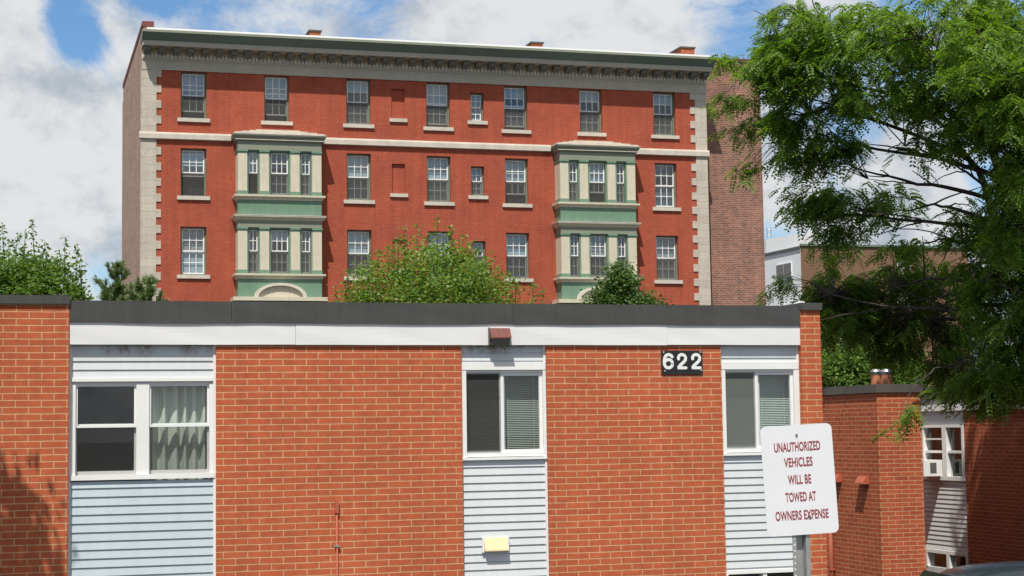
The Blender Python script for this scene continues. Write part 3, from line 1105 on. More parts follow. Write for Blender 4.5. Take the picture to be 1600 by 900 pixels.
for (u0, u1, kind) in ((118, 213, 'dark'), (233, 327, 'curtain')):
    a, b_ = fx(u0, 650), fx(u1, 650)
    m1 = MB()
    rect(m1, a, b_, zr_ - 0.02, zt_w - 0.05, SD + 0.012, SD + 0.045, 0.022)
    m1.build('upper_sash', M['white'], wo)
    m1 = MB()
    rect(m1, a, b_, zb_w, zr_ + 0.02, SD + 0.046, SD + 0.08, 0.018, sb=0.04)
    m1.build('lower_sash', M['white'], wo)
    m1 = MB()
    m1.quad((a + 0.02, SD + 0.03, zr_), (b_ - 0.02, SD + 0.03, zr_), (b_ - 0.02, SD + 0.03, zt_w - 0.06), (a + 0.02, SD + 0.03, zt_w - 0.06))
    m1.build('pane', M['pane'], wo)
    m1 = MB()
    m1.quad((a + 0.02, SD + 0.06, zb_w + 0.03), (b_ - 0.02, SD + 0.06, zb_w + 0.03), (b_ - 0.02, SD + 0.06, zr_), (a + 0.02, SD + 0.06, zr_))
    m1.build('pane', M['pane'], wo)
    m1 = MB()
    m1.quad((a, SD + 0.02, zb_w), (b_, SD + 0.02, zb_w), (b_, SD + 0.02, zr_ - 0.02), (a, SD + 0.02, zr_ - 0.02))
    m1.build('insect_screen', mesh_screen('thin_screen', (0.06, 0.06, 0.058), 0.3), wo)
    if kind == 'curtain':
        m1 = MB()
        n_ = 72
        for i in range(n_ + 1):
            x = a - 0.02 + (b_ - a + 0.04) * i / n_
            t = i / n_
            y = SD + 0.165 + 0.04 * math.sin(t * 2 * math.pi * 6.2 + 0.6 * math.sin(t * 9)) + 0.012 * math.sin(t * 60)
            m1.v += [(x, y, zb_w - 0.1), (x, y, zt_w + 0.1)]
        for i in range(n_):
            m1.f.append((2 * i, 2 * i + 2, 2 * i + 3, 2 * i + 1))
        m1.build('curtain', M['curtain'], wo, smooth=True)
room(0.03, 1.51, zb_w - 0.4, zt_w + 0.25)


def slider(bx0, bx1, zt_, zb_, um0, um1, ul, ur, vl, left, right, stain):
    """Sliding window of two lights in a white frame."""
    w_ = MB()
    zhd = zt_
    gl0, gl1, m0, m1_ = fx(ul, vl), fx(ur, vl), fx(um0, vl), fx(um1, vl)
    w_.box(bx0 + 0.004, bx1 - 0.004, SD - 0.035, SD + 0.1, zhd, zhd + 0.085)
    w_.box(bx0 + 0.004, gl0, SD - 0.03, SD + 0.1, zb_, zhd - 0.0005)
    w_.box(gl1, bx1 - 0.004, SD - 0.03, SD + 0.1, zb_, zhd - 0.0005)
    w_.box(gl0, gl1, SD - 0.02, SD + 0.1, zb_ + 0.005, zb_ + 0.05)
    w_.box(bx0 + 0.002, bx1 - 0.002, SD - 0.045, SD + 0.1, zb_ - 0.03, zb_ - 0.0005)
    w_.box(gl0, gl1, SD - 0.01, SD + 0.1, zhd - 0.03, zhd - 0.001)
    wo_ = w_.build('window', M['white'], near)
    s1, s2 = MB(), MB()
    rect(s1, gl0 + 0.001, m1_, zb_ + 0.05, zhd - 0.03, SD + 0.05, SD + 0.08, 0.03)
    s1.build('sash', M['white'], wo_)
    rect(s2, m0, gl1 - 0.001, zb_ + 0.05, zhd - 0.03, SD + 0.005, SD + 0.04, 0.036)
    s2.build('sash', M['white'], wo_)
    za, zz = zb_ + 0.05, zhd - 0.03
    MB().quad((gl0, SD + 0.065, za), (m0, SD + 0.065, za), (m0, SD + 0.065, zz), (gl0, SD + 0.065, zz)).build('pane', M['pane'], wo_)
    MB().quad((m0, SD + 0.02, za), (gl1, SD + 0.02, za), (gl1, SD + 0.02, zz), (m0, SD + 0.02, zz)).build('pane', M['pane'], wo_)
    rect_mb = MB()
    rect(rect_mb, gl0 + 0.002, m0 - 0.002, za + 0.001, zz - 0.001, SD + 0.018, SD + 0.03, 0.014)
    rect_mb.build('screen_frame', M['galv'], wo_)
    MB().quad((gl0, SD + 0.024, za), (m0, SD + 0.024, za), (m0, SD + 0.024, zz), (gl0, SD + 0.024, zz)).build('insect_screen', M[left], wo_)
    sl = MB()
    z = za + 0.01
    tilt = {'blind': 0.012, 'blind_pale': 0.017}[right]
    while z < zz + 0.03:
        for (p_, q_) in ((gl0 - 0.02, (m0 + m1_) / 2 - 0.01), ((m0 + m1_) / 2 + 0.01, gl1 + 0.02)):
            sl.quad((p_, SD + 0.14, z), (q_, SD + 0.14, z), (q_, SD + 0.16, z + tilt), (p_, SD + 0.16, z + tilt))
        z += 0.0205
    for x in (gl0 + 0.06, m0 - 0.05, m1_ + 0.06, gl1 - 0.06):
        sl.box(x - 0.002, x + 0.002, SD + 0.134, SD + 0.137, za, zz + 0.03)
    sl.build('venetian_blind', M[right], wo_)
    room(bx0 + 0.01, bx1 - 0.01, zb_ - 0.3, zhd + 0.2)
    return wo_


sm2 = stained_siding('stained_grey_siding', 'siding', [(fx(735, 545), 0.08, 0.07), (fx(750, 545), 0.09, 0.08), (fx(770, 545), 0.12, 0.10), (fx(788, 545), 0.13, 0.10), (fx(813, 545), 0.07, 0.06)], 4.55)
zt_m = fz(786, 578)
zb_m = fz(786, 714)
clapboard('siding', sm2, 4.297, 5.28, zt_m + 0.086, 4.60, fz(786, 551), 0.092, near)
slider(4.297, 5.303, zt_m, zb_m, 783, 791, 728, 848, 650, 'screen_dk', 'blind', None)
clapboard('siding', M['siding'], 4.299, 5.28, 1.95, zb_m - 0.031, fz(786, 729), 0.0885, near)
MB().box(5.279, 5.304, SD - 0.025, SD + 0.05, 1.9, 4.60).build('corner_trim', M['white'], near)
zt_r = fz(1186, 577)
zb_r = fz(1186, 707)
clapboard('siding', M['siding'], 7.478, 8.47, zt_r + 0.086, 4.60, fz(1186, 559), 0.092, near)
slider(7.476, 8.494, zt_r, zb_r, 1181, 1190, 1133, 1240, 640, 'screen_gr', 'blind_pale', None)
zlw = fz(1190, 893)
clapboard('siding', M['siding'], 7.478, 8.47, zlw + 0.02, zb_r - 0.031, fz(1160, 722), 0.0885, near)
MB().box(8.468, 8.496, SD - 0.025, SD + 0.05, 1.9, 4.60).build('corner_trim', M['white'], near)
# lower storey windows: only the heads of these come into the picture
for (a, b_) in bays_F:
    w_ = MB()
    rect(w_, a + 0.004, b_ - 0.004, 0.85, zlw + 0.018, SD - 0.03, SD + 0.1, 0.035)
    w_.box((a + b_) / 2 - 0.025, (a + b_) / 2 + 0.025, SD - 0.02, SD + 0.1, 0.886, zlw - 0.018)
    wo_ = w_.build('window', M['white'], near)
    MB().quad((a + 0.03, SD + 0.05, 0.88), (b_ - 0.03, SD + 0.05, 0.88), (b_ - 0.03, SD + 0.05, zlw), (a + 0.03, SD + 0.05, zlw)).build('pane', M['pane'], wo_)
    room(a + 0.01, b_ - 0.01, 0.6, zlw + 0.1)
    clapboard('siding', M['siding'], a + 0.004, b_ - 0.004, 0.0, 0.849, 0.80, 0.09, near)


def fpt(u, v, d=0.0):
    x, z = F.on(u, v, d)
    return F.o + F.ex * x + F.ey * d + np.array([0, 0, z])


# --- wall lamp under the roof edge
p = fpt(779.5, 538, -0.03)
lamp = thing('wall_lamp', 'boxy security lamp with rusty red hood on white fascia above the middle window', 'lamp', p, F.rz)
k = 1 / 139.0
MB().extrude([(0, 0.185), (-0.055, 0.178), (-0.115, 0.075), (-0.115, 0.062), (0, 0.062)], 'x', -0.118, 0.118).build('hood', M['lamp_red'], lamp)
MB().extrude([(0, 0.061), (-0.105, 0.061), (-0.075, -0.01), (0, -0.012)], 'x', -0.107, 0.107).build('lens', M['lamp_glass'], lamp)
MB().box(-0.126, -0.1185, -0.05, 0.0, -0.01, 0.19).build('side_plate', M['lamp_grey'], lamp)
MB().box(-0.1255, -0.108, -0.012, 0.002, -0.012, 0.06).build('reflector_strip', M['ivory'], lamp)

# --- house number


def stroke(mb, pts, w, y0, y1):
    """Flat stroke with round ends along a 2-D polyline (x, z)."""
    pts = [np.array(p, float) for p in pts]
    L_, R_ = [], []
    for i, p in enumerate(pts):
        t = pts[min(i + 1, len(pts) - 1)] - pts[max(i - 1, 0)]
        t = t / (np.linalg.norm(t) + 1e-9)
        nrm = np.array([-t[1], t[0]])
        L_.append(p + nrm * w / 2)
        R_.append(p - nrm * w / 2)
    for i in range(len(pts) - 1):
        a, b, c, d = L_[i], L_[i + 1], R_[i + 1], R_[i]
        mb.quad((a[0], y0, a[1]), (b[0], y0, b[1]), (c[0], y0, c[1]), (d[0], y0, d[1]))
        mb.quad((a[0], y0, a[1]), (b[0], y0, b[1]), (b[0], y1, b[1]), (a[0], y1, a[1]))
        mb.quad((d[0], y0, d[1]), (c[0], y0, c[1]), (c[0], y1, c[1]), (d[0], y1, d[1]))
    for p, s in ((pts[0], 0), (pts[-1], 1)):
        n = 14
        mb.quad(*[(p[0] + w / 2 * math.cos(2 * math.pi * i / n), y0 - 0.0004, p[1] + w / 2 * math.sin(2 * math.pi * i / n)) for i in range(n)])


def arc(cx, cz, rx, rz, a0, a1, n=20):
    return [(cx + rx * math.cos(math.radians(a0 + (a1 - a0) * i / n)), cz + rz * math.sin(math.radians(a0 + (a1 - a0) * i / n))) for i in range(n + 1)]


x0, zt = F.on(1033, 548, -0.02)
x1, zb = F.on(1098, 585, -0.02)
pw, phh = x1 - x0, zt - zb
p = fpt(1065.5, 585, -0.001)
num = thing('house_number', 'black plate with white number 622 on orange brick under the fascia', 'sign', p, F.rz)
MB().box(-pw / 2, pw / 2, -0.014, -0.001, 0, phh).build('plate', M['black'], num)
q = pw / 835.0                                   # one pixel of the enlarged photo, in metres


def dxy(u, v):
    return ((u - 580) * q, phh - (v - 235) * (phh / 470.0))


sw = 58 * q
c6 = dxy(300, 494)
pts6 = [(dxy(u, v)) for u, v in ((376, 358), (360, 334), (330, 317), (295, 314), (255, 332), (228, 376), (217, 440), (217, 494))]
dg = MB()
stroke(dg, pts6, sw, -0.019, -0.014)
stroke(dg, arc(c6[0], c6[1], 82 * q, 78 * q, 0, 360, 32), sw, -0.0192, -0.014)
dg.build('digit', M['white'], num)
for off in (0, 288):
    dg = MB()
    P2 = [(505 + off, 400), (506 + off, 370), (522 + off, 335), (555 + off, 315), (595 + off, 315), (632 + off, 335), (652 + off, 375), (645 + off, 420),
          (620 + off, 455), (575 + off, 495), (535 + off, 530), (512 + off, 560), (506 + off, 577)]
    stroke(dg, [dxy(*a) for a in P2], sw, -0.019, -0.014)
    stroke(dg, [dxy(506 + off, 577), dxy(580 + off, 577), dxy(655 + off, 577)], sw * 0.95, -0.0194, -0.014)
    dg.build('digit', M['white'], num)
for (u, v) in ((205, 268), (955, 265), (225, 632), (965, 625)):
    a = dxy(u, v)
    MB().tube([(a[0], -0.0145, a[1]), (a[0], -0.022, a[1])], 0.011, 10).build('screw', M['metal_lt'], num)

# --- vent hood in the middle siding
p = fpt(774, 861, SD - 0.014)
v = thing('vent_hood', 'small ivory vent hood on white siding below the middle window', 'vent', p, F.rz)
hw = 19 * 0.0072
MB().extrude([(0, 0.15), (-0.022, 0.15), (-0.075, 0.018), (-0.075, 0.004), (0, 0.004)], 'x', -hw, hw).build('hood', M['ivory'], v)
fr = MB()
fr.box(-hw - 0.022, -hw - 0.001, -0.03, 0.0, -0.012, 0.155)
fr.box(hw + 0.001, hw + 0.018, -0.03, 0.0, 0.0, 0.155)
fr.build('flange', M['white'], v)

# --- conduit on the brick
p = fpt(527, 900, -0.02)
c = thing('conduit_pipe', 'thin brick-red painted conduit running up the wide orange brick wall', 'pipe', (p[0], p[1], 0), F.rz)
zt = F.on(527, 783, -0.02)[1]
MB().tube([(0, 0, 0.02), (0, 0, zt - 0.09)], 0.009, 8).build('pipe', M['brickpaint'], c, smooth=True)
MB().box(-0.02, 0.018, -0.018, 0.0195, zt - 0.13, zt).build('junction_box', M['brickpaint'], c)
zf = F.on(527, 853, -0.02)[1]
MB().box(-0.026, 0.026, -0.014, 0.019, zf - 0.012, zf + 0.012).build('clamp', M['galv'], c)

# ------------------------------------------------------------------ right-hand brick wing
pc = at(1371, 640, 28.7)
W = Frame(pc, YAW_F)
wing = thing('brick_wing', 'lower brick wing beyond the near block with two flue pipes and a siding bay', 'building', W.o, W.rz)
xw = W.on(1441, 700)[0]
zc_t = W.on(1371, 600.4)[1]
zc_b = W.on(1371, 613.5)[1]
MB().box(0, xw, 0, 8.0, 0, zc_b).build('brick_wall', M['brick_wing'], wing)
MB().box(-0.04, xw + 0.04, -0.04, 8.04, zc_b + 0.001, zc_t).build('roof_edge', M['coping_wing'], wing)
# the far wall running towards the viewer, facing left
pA = at(1475, 700, 34.0)
xp = W.loc(pA)[0]
yA = W.onx(1438, 700, xp)[0]
yB = W.onx(1507, 700, xp)[0]
yE = yB - 7.0
py = lambda u, v: W.onx(u, v, xp)[0]
pz = lambda u, v: W.onx(u, v, xp)[1]
zfa_b = pz(1507, 641)
zfa_t = pz(1507, 622)
zw_t, zw_b = pz(1475, 668), pz(1475, 748)
zsd_b = pz(1475, 860)
yF = yB + 2.4                                   # far end of the siding bay, behind the wing
MB().box(xp, xp + 0.3, yE, yB, 0, zfa_b + 0.02).build('brick_wall', M['brick_wing'], wing)
MB().box(xp, xp + 0.3, yF, yF + 3.0, 0, zfa_b + 0.02).build('brick_wall', M['brick_wing'], wing)
MB().box(xp + 0.29, xp + 7, yE, yE + 0.3, 0, zfa_b + 0.02).build('brick_wall', M['brick_wing'], wing)
MB().box(xp - 0.06, xp + 0.25, yE - 0.05, yF + 3.0, zfa_b, zfa_t).build('fascia', M['white_alu'], wing)
MB().box(xp - 0.09, xp + 0.35, yE - 0.08, yF + 3.0, zfa_t + 0.001, zfa_t + 0.24).build('roof_edge', M['coping_wing'], wing)
MB().box(xp + 0.36, xp + 7, yE, yF + 3, zfa_t - 0.1, zfa_t + 0.1).build('flat_roof', M['gravel'], wing)
MB().box(xw, xp + 0.1, 7.5, 7.8, 0, zfa_b).build('brick_wall', M['brick_wing'], wing)


def clap_y(name, mat, y0, y1, z0, z1, pitch, x=None):
    x = xp + 0.04 if x is None else x
    prof_ = [(x + 0.05, z1)]
    z = z1
    while z > z0:
        prof_ += [(x, z), (x - 0.014, max(z - pitch + 0.0005, z0))]
        z -= pitch
    prof_ += [(x + 0.05, z0)]
    return MB().extrude(prof_, 'y', y0, y1).build(name, mat, wing)


# extrude along y expects (x, z) points
clap_y('siding', M['siding'], yB + 0.002, yF - 0.002, zw_t + 0.05, zfa_b + 0.01, 0.09)
clap_y('siding', M['siding'], yB + 0.002, yF - 0.002, zsd_b, zw_b - 0.03, 0.09)
# window of two lights
wn = MB()
yy0, yy1 = py(1506, 700), py(1443, 700)
ym = py(1476, 700)
X0, X1 = xp - 0.01, xp + 0.12


def bar(mb, a, b, c, d, e=0.0):
    mb.box(X0 + e, X1, min(a, b), max(a, b), c, d)


bar(wn, yy0, yF - 0.01, zw_t, zw_t + 0.06)
bar(wn, yy0, yF - 0.01, zw_b - 0.03, zw_b + 0.05)
bar(wn, yy0, yy0 + 0.07, zw_b + 0.05, zw_t - 0.0005)
bar(wn, ym - 0.07, ym + 0.08, zw_b + 0.05, zw_t - 0.0005)
bar(wn, yy1 - 0.02, yy1 + 0.12, zw_b + 0.05, zw_t - 0.0005)
zmid = (zw_t + zw_b) / 2 + 0.02
bar(wn, yy0 + 0.07, ym - 0.07, zmid - 0.02, zmid + 0.03, 0.03)
bar(wn, ym + 0.08, yy1 - 0.02, zmid - 0.02, zmid + 0.03, 0.03)
bar(wn, ym + 0.08, yy1 - 0.02, zmid + 0.24, zmid + 0.27, 0.04)
wwo = wn.build('window', M['white'], wing)
mb = MB()
mb.quad((xp + 0.08, yy0, zw_b), (xp + 0.08, yF - 0.02, zw_b), (xp + 0.08, yF - 0.02, zw_t), (xp + 0.08, yy0, zw_t))
mb.build('pane', M['pane'], wwo)
MB().box(xp + 0.5, xp + 0.6, yB, yF, 0, zfa_b).build('unlit_room_slab', M['dark'], wing)  # near-black slab paints in the unlit room behind this window
# lower storey window under the siding
wn = MB()
bar(wn, yB + 0.01, yF - 0.01, zsd_b - 0.07, zsd_b - 0.0005)
bar(wn, yB + 0.01, yB + 0.08, 0.8, zsd_b - 0.0705)
bar(wn, ym - 0.05, ym + 0.06, 0.8, zsd_b - 0.0705)
bar(wn, yy1 - 0.02, yy1 + 0.1, 0.8, zsd_b - 0.0705)
wl = wn.build('window', M['white'], wing)
mb = MB()
mb.quad((xp + 0.07, yB + 0.01, 0.8), (xp + 0.07, yF - 0.01, 0.8), (xp + 0.07, yF - 0.01, zsd_b), (xp + 0.07, yB + 0.01, zsd_b))
mb.build('pane', M['pane'], wl)
MB().box(xp, xp + 0.2, yB + 0.002, yF - 0.002, 0, 0.799).build('siding', M['siding'], wing)
# flue pipes on the wing roof
for u, Y in ((1369, 30.6), (1385.5, 30.2)):
    p = at(u, 600, Y)
    lx, ly, _ = W.loc(p)
    zt = at(u, 581, Y)[2]
    r = 0.093
    fl = MB().tube([(lx, ly, zc_b - 0.2), (lx, ly, zt - 0.05)], r, 20).build('flue_pipe', M['terra'], wing, smooth=False)
    MB().tube([(lx, ly, zt - 0.049), (lx, ly, zt)], r * 1.06, 20).build('collar', M['lamp_grey'], fl)
    MB().tube([(lx, ly, zt), (lx, ly, zt + 0.03), (lx, ly, zt + 0.055)], [r * 1.12, r * 0.95, r * 0.45], 20).build('cap', M['metal_lt'], fl)


def wpt_left(u, v, off=0.0):
    y, z = W.onx(u, v, -off)
    return W.o + W.ex * (-off) + W.ey * y + np.array([0, 0, z])


for u, v_, lab in ((1352, 756, 'brick-red vent hood on the shaded side of the brick wing'), (1309.5, 753, 'brick-red vent hood partly hidden behind the parking sign edge')):
    p = wpt_left(u, v_)
    h = thing('vent_hood', lab, 'vent', p, W.rz, 'brick-red vent hoods on the wing')
    MB().extrude([(0, 0.13), (-0.05, 0.13), (-0.13, 0.02), (-0.13, 0.0), (0, 0.0)], 'y', -0.14, 0.14).build('hood', M['brickpaint'], h)
    for o in list(h.children):
        pass
p = wpt_left(1299, 880, 0.05)
dp = thing('drain_pipe', 'brick-red drain pipe on the shaded side of the brick wing', 'pipe', (p[0], p[1], 0), W.rz)
zt = wpt_left(1299, 765, 0.05)[2]
MB().tube([(0, 0, 0.02), (0, 0, zt)], 0.04, 10).build('pipe', M['brickpaint'], dp, smooth=True)
mb = MB()
for z in (zt - 0.3, zt - 1.4):
    mb.box(-0.045, 0.05, -0.05, 0.05, z, z + 0.03)
mb.build('bracket', M['brickpaint'], dp)

# window air conditioner
ya, yb_ = py(1473, 737), py(1452, 737)
za, zb2 = pz(1466, 749), pz(1466, 724)
p = W.o + W.ex * (xp - 0.02) + W.ey * (ya + 0.06) + np.array([0, 0, zw_b + 0.051])
ac = thing('air_conditioner', 'white window air conditioner sticking out of the wing window', 'air conditioner', p, W.rz)
bw_, bh = 0.56, zb2 - za
MB().box(-0.36, 0.06, 0, bw_, 0, bh).build('case', M['white'], ac)
mb = MB()
for i in range(9):
    mb.box(-0.366, -0.361, 0.03, bw_ - 0.03, 0.03 + i * (bh - 0.06) / 9, 0.03 + (i + 0.8) * (bh - 0.06) / 9)
mb.build('grille', M['lamp_grey'], ac)
MB().box(-0.22, -0.08, -0.005, -0.001, 0.06, bh - 0.05).build('side_louvre', M['lamp_grey'], ac)

# ------------------------------------------------------------------ far tan building
A = at(1251, 384, 100.0)
B = at(1512, 384, 103.0)
s = 4.6
C_ = np.array([A[0] - 0.332 * s, A[1] + 0.943 * s])
C2 = np.array([A[0] - 0.332 * 14, A[1] + 0.943 * 14])
far = thing('tan_apartment_block', 'distant tan brick block with white left side behind the tree', 'building', (A[0], A[1], 0))
zt = A[2]
zl = at(1251, 388, 100)[2]
fb = [(0, 0), (B[0] - A[0], B[1] - A[1]), (B[0] - A[0] + 2, B[1] - A[1] + 14), (C2[0] - A[0] + 0.05, C2[1] - A[1])]
MB().extrude([fb[0], fb[1], fb[2], (0.3, 14)], 'z', 0, zt).build('wall', M['tan'], far)
MB().extrude([(fb[0][0] - 0.05, -0.1), (fb[1][0] + 0.1, fb[1][1] - 0.1), (fb[1][0] + 0.1, fb[1][1] + 0.4), (0, 0.4)], 'z', zt + 0.002, zt + 0.12).build('roof_edge', M['green_dk'], far)
# white side, a little lower
wside = [(-0.02, 0.01), (-0.02 + 0.25, 0.4), (C2[0] - A[0] + 1.2, C2[1] - A[1]), (C2[0] - A[0], C2[1] - A[1])]
MB().extrude(wside, 'z', 0, zl).build('white_wall', M['far_white'], far)
we = [(-0.10, -0.02), (0.1, 0.05), (C2[0] - A[0] + 0.1, C2[1] - A[1]), (C2[0] - A[0] - 0.1, C2[1] - A[1])]
MB().extrude(we, 'z', zl + 0.002, zl + 0.14).build('roof_edge', M['lamp_grey'], far)
q0, q1 = at(1197, 372, 104), at(1240, 366, 101.5)
q2 = at(1272, 367, 103)
zp = (q1[2])
pen = [(q1[0] - A[0], q1[1] - A[1]), (q2[0] - A[0], q2[1] - A[1]), (q2[0] - A[0] + 1, q2[1] - A[1] + 5), (q0[0] - A[0] - 0.7, q0[1] - A[1] + 5), (q0[0] - A[0], q0[1] - A[1])]
MB().extrude(pen, 'z', zl - 0.5, zp).build('penthouse', M['far_white'], far)
mb = MB()
for u in (1199, 1205):
    a = at(u, 372, 104.6)
    a = (a[0] - A[0], a[1] - A[1])
    mb.tube([(a[0], a[1], zp - 2.0), (a[0], a[1], zp + 0.75)], 0.035, 6)
a, b_ = at(1199, 372, 104.6), at(1205, 372, 104.6)
for i in range(8):
    mb.tube([(a[0] - A[0], a[1] - A[1], zp - 1.8 + i * 0.35), (b_[0] - A[0], b_[1] - A[1], zp - 1.8 + i * 0.35)], 0.025, 5)
mb.build('roof_ladder', M['galv'], far)
# windows in the white side: boxes set slightly proud of it
dv = np.array([-0.332, 0.943])
nv = np.array([-0.943, -0.332])


def far_window(s0, s1, z0, z1, white_side=True, parent=far):
    if white_side:
        b = np.array([-0.02, 0.01]) + nv * 0.02
        p0, p1 = b + dv * s0, b + dv * s1
        nn = nv
    else:
        ex = np.array([B[0] - A[0], B[1] - A[1]])
        ex = ex / np.linalg.norm(ex)
        nn = np.array([ex[1], -ex[0]])
        p0, p1 = ex * s0 + nn * 0.02, ex * s1 + nn * 0.02
    poly = [tuple(p0), tuple(p1), tuple(p1 + nn * 0.06), tuple(p0 + nn * 0.06)]
    w_ = MB().extrude(poly, 'z', z0, z1).build('window', M['far_white'], far)
    m_ = p0 + (p1 - p0) * 0.5
    for (a_, c_) in ((0.03, 0.485), (0.515, 0.97)):
        e0, e1 = p0 + (p1 - p0) * a_ + nn * 0.055, p0 + (p1 - p0) * c_ + nn * 0.055
        MB().extrude([tuple(e0), tuple(e1), tuple(e1 + nn * 0.02), tuple(e0 + nn * 0.02)], 'z', z0 + 0.05, z1 - 0.05).build('pane', M['lamp_glass'], w_)


zz1, zz0 = at(1225, 412, 102)[2], at(1225, 434, 102)[2]
for k_ in range(3):
    far_window(1.0, 2.9, zz0 - k_ * 2.45, zz1 - k_ * 2.45)
for (u, v0) in ((1422, 403), (1422, 455), (1422, 508), (1323, 530)):
    s0 = (at(u - 11, v0, 101)[0] - A[0])
    for _ in (0,):
        far_window(s0, s0 + 0.85, at(u, v0 + 24, 101.5)[2], at(u, v0, 101.5)[2], False)

# ------------------------------------------------------------------ vegetation


def mesh_np(name, V, Fq, mat, parent):
    me = bpy.data.meshes.new(name)
    nv_, nf = len(V), len(Fq)
    k = Fq.shape[1]
    me.vertices.add(nv_)
    me.vertices.foreach_set('co', V.astype(np.float32).ravel())
    me.loops.add(nf * k)
    me.loops.foreach_set('vertex_index', Fq.astype(np.int32).ravel())
    me.polygons.add(nf)
    me.polygons.foreach_set('loop_start', np.arange(0, nf * k, k, dtype=np.int32))
    me.update(calc_edges=True)
    me.validate()
    me.materials.append(mat)
    o = bpy.data.objects.new(name, me)
    col.objects.link(o)
    o.parent = parent
    return o


def frames_from(rng, n, up_bias=0.6, droop=0.0):
    """Random leaf axes: direction d (along the leaf) and normal n."""
    a = rng.uniform(0, 2 * np.pi, n)
    el = rng.normal(-droop, 0.45, n)
    d = np.stack([np.cos(a) * np.cos(el), np.sin(a) * np.cos(el), np.sin(el)], 1)
    nr = rng.normal(0, 1, (n, 3))
    nr[:, 2] += up_bias * 2
    nr -= d * (nr * d).sum(1, keepdims=True)
    nr /= np.linalg.norm(nr, axis=1, keepdims=True)
    s = np.cross(nr, d)
    return d, s, nr


def leaves(rng, P, L_, Wd, up=0.6, droop=0.3):
    """Simple leaves: a folded kite of four corners each."""
    n = len(P)
    d, s, nr = frames_from(rng, n, up, droop)
    l = (L_ * rng.uniform(0.7, 1.3, n))[:, None]
    w = (Wd * rng.uniform(0.7, 1.3, n))[:, None]
    V = np.stack([P, P + d * l * 0.5 + s * w * 0.5 + nr * w * 0.12, P + d * l, P + d * l * 0.5 - s * w * 0.5 + nr * w * 0.12], 1).reshape(-1, 3)
    Fq = np.arange(4 * n).reshape(n, 4)
    return V, Fq


def compound(rng, P, D, length, pairs=6):
    """Feathery leaves: pairs of narrow leaflets along a drooping stalk. D = heading of each leaf."""
    n = len(P)
    d = D / np.linalg.norm(D, axis=1, keepdims=True)
    nr = rng.normal(0, 0.45, (n, 3))
    nr[:, 2] += 1
    nr -= d * (nr * d).sum(1, keepdims=True)
    nr /= np.linalg.norm(nr, axis=1, keepdims=True)
    s = np.cross(nr, d)
    l = length * rng.uniform(0.7, 1.25, n)
    out = []
    for i in range(pairs):
        t = (i + 0.7) / pairs
        base = P + d * (l * t)[:, None] - np.array([0, 0, 1.0]) * (l * 0.45 * t * t)[:, None]
        ll = (l * 0.30 * (1 - 0.4 * abs(t - 0.45)))[:, None]
        ww = (l * 0.62 / pairs)[:, None]
        for sg in (-1, 1):
            tip = base + s * sg * ll + d * ll * 0.35 - nr * ll * rng.uniform(0.0, 0.45, (n, 1))
            mid = (base + tip) / 2
            out.append(np.stack([base, mid + d * ww, tip, mid - d * ww], 1))
    V = np.concatenate(out, 1) if False else np.stack(out, 1).reshape(-1, 3)
    return V, np.arange(len(V)).reshape(-1, 4)


def limb(mb, p0, p1, r0, r1, rng, n=6, wob=0.12, up=0.0):
    p0, p1 = np.array(p0, float), np.array(p1, float)
    L_ = np.linalg.norm(p1 - p0)
    pts = []
    o = np.zeros(3)
    for i in range(n + 1):
        t = i / n
        o = o + rng.normal(0, wob * L_ / n, 3) * (0 if i in (0, n) else 1)
        q = p0 + (p1 - p0) * t + o * math.sin(math.pi * t) + np.array([0, 0, up * L_ * math.sin(math.pi * t)])
        pts.append(q)
    mb.tube(pts, [r0 + (r1 - r0) * (i / n) for i in range(n + 1)], 7)
    return pts


def bush_tree(name, label, base, blobs, n_clumps, per, leaf, mat, seed, up=0.5, droop=0.2, clump=0.22, trunk_r=0.1, zmin=None, shoots=(), shell=0.55, group=None):
    """Tree from ellipsoid blobs (cx, cy, cz, rx, ry, rz) in local coordinates."""
    rng = np.random.default_rng(seed)
    t = thing(name, label, 'tree', base, 0, group)
    C = []
    vol = np.array([b[3] * b[4] * b[5] for b in blobs]) ** 0.75
    cnt = rng.multinomial(n_clumps, vol / vol.sum())
    for b, k in zip(blobs, cnt):
        d = rng.normal(0, 1, (k, 3))
        d /= np.linalg.norm(d, axis=1, keepdims=True)
        r = rng.uniform(shell, 1.0, k) ** 0.7 * rng.uniform(0.88, 1.1, k)
        C.append(np.array(b[:3]) + d * r[:, None] * np.array(b[3:6]))
    C = np.concatenate(C)
    if zmin is not None:
        C = C[C[:, 2] > zmin]
    P = np.repeat(C, per, 0) + rng.normal(0, clump, (len(C) * per, 3)) * np.array([1, 1, 0.8])
    extra = []
    br = MB()
    for (x, y, z0, z1, r) in shoots:                      # upright leafy shoots
        nn = int((z1 - z0) * 60)
        tt = rng.uniform(0, 1, nn)
        lean = rng.normal(0, 0.06, 2)
        q = np.stack([x + lean[0] * tt + rng.normal(0, 1, nn) * r * (1 - 0.75 * tt), y + lean[1] * tt + rng.normal(0, 1, nn) * r * (1 - 0.75 * tt), z0 + (z1 - z0) * tt], 1)
        extra.append(q)
        br.tube([(x, y, z0 - 0.3), (x + lean[0], y + lean[1], z1)], [0.012, 0.004], 5)
    if extra:
        P = np.concatenate([P] + extra)
    V, Fq = leaves(rng, P, leaf, leaf * 0.55, up, droop)
    mesh_np('crown', V, Fq, M[mat], t)
    zc_ = np.mean([b[2] for b in blobs])
    tr = MB()
    tr.tube([(0, 0, 0), (0.03, 0.02, zc_ * 0.5), (0.0, 0.0, zc_)], [trunk_r, trunk_r * 0.75, trunk_r * 0.5], 10)
    tr.build('trunk', M['bark'], t, smooth=True)
    for i in range(14):
        k = rng.integers(0, len(C))
        limb(br, (0, 0, zc_ * rng.uniform(0.5, 1.0)), C[k], trunk_r * 0.35, 0.008, rng)
    br.build('branches', M['bark'], t, smooth=True)
    return t


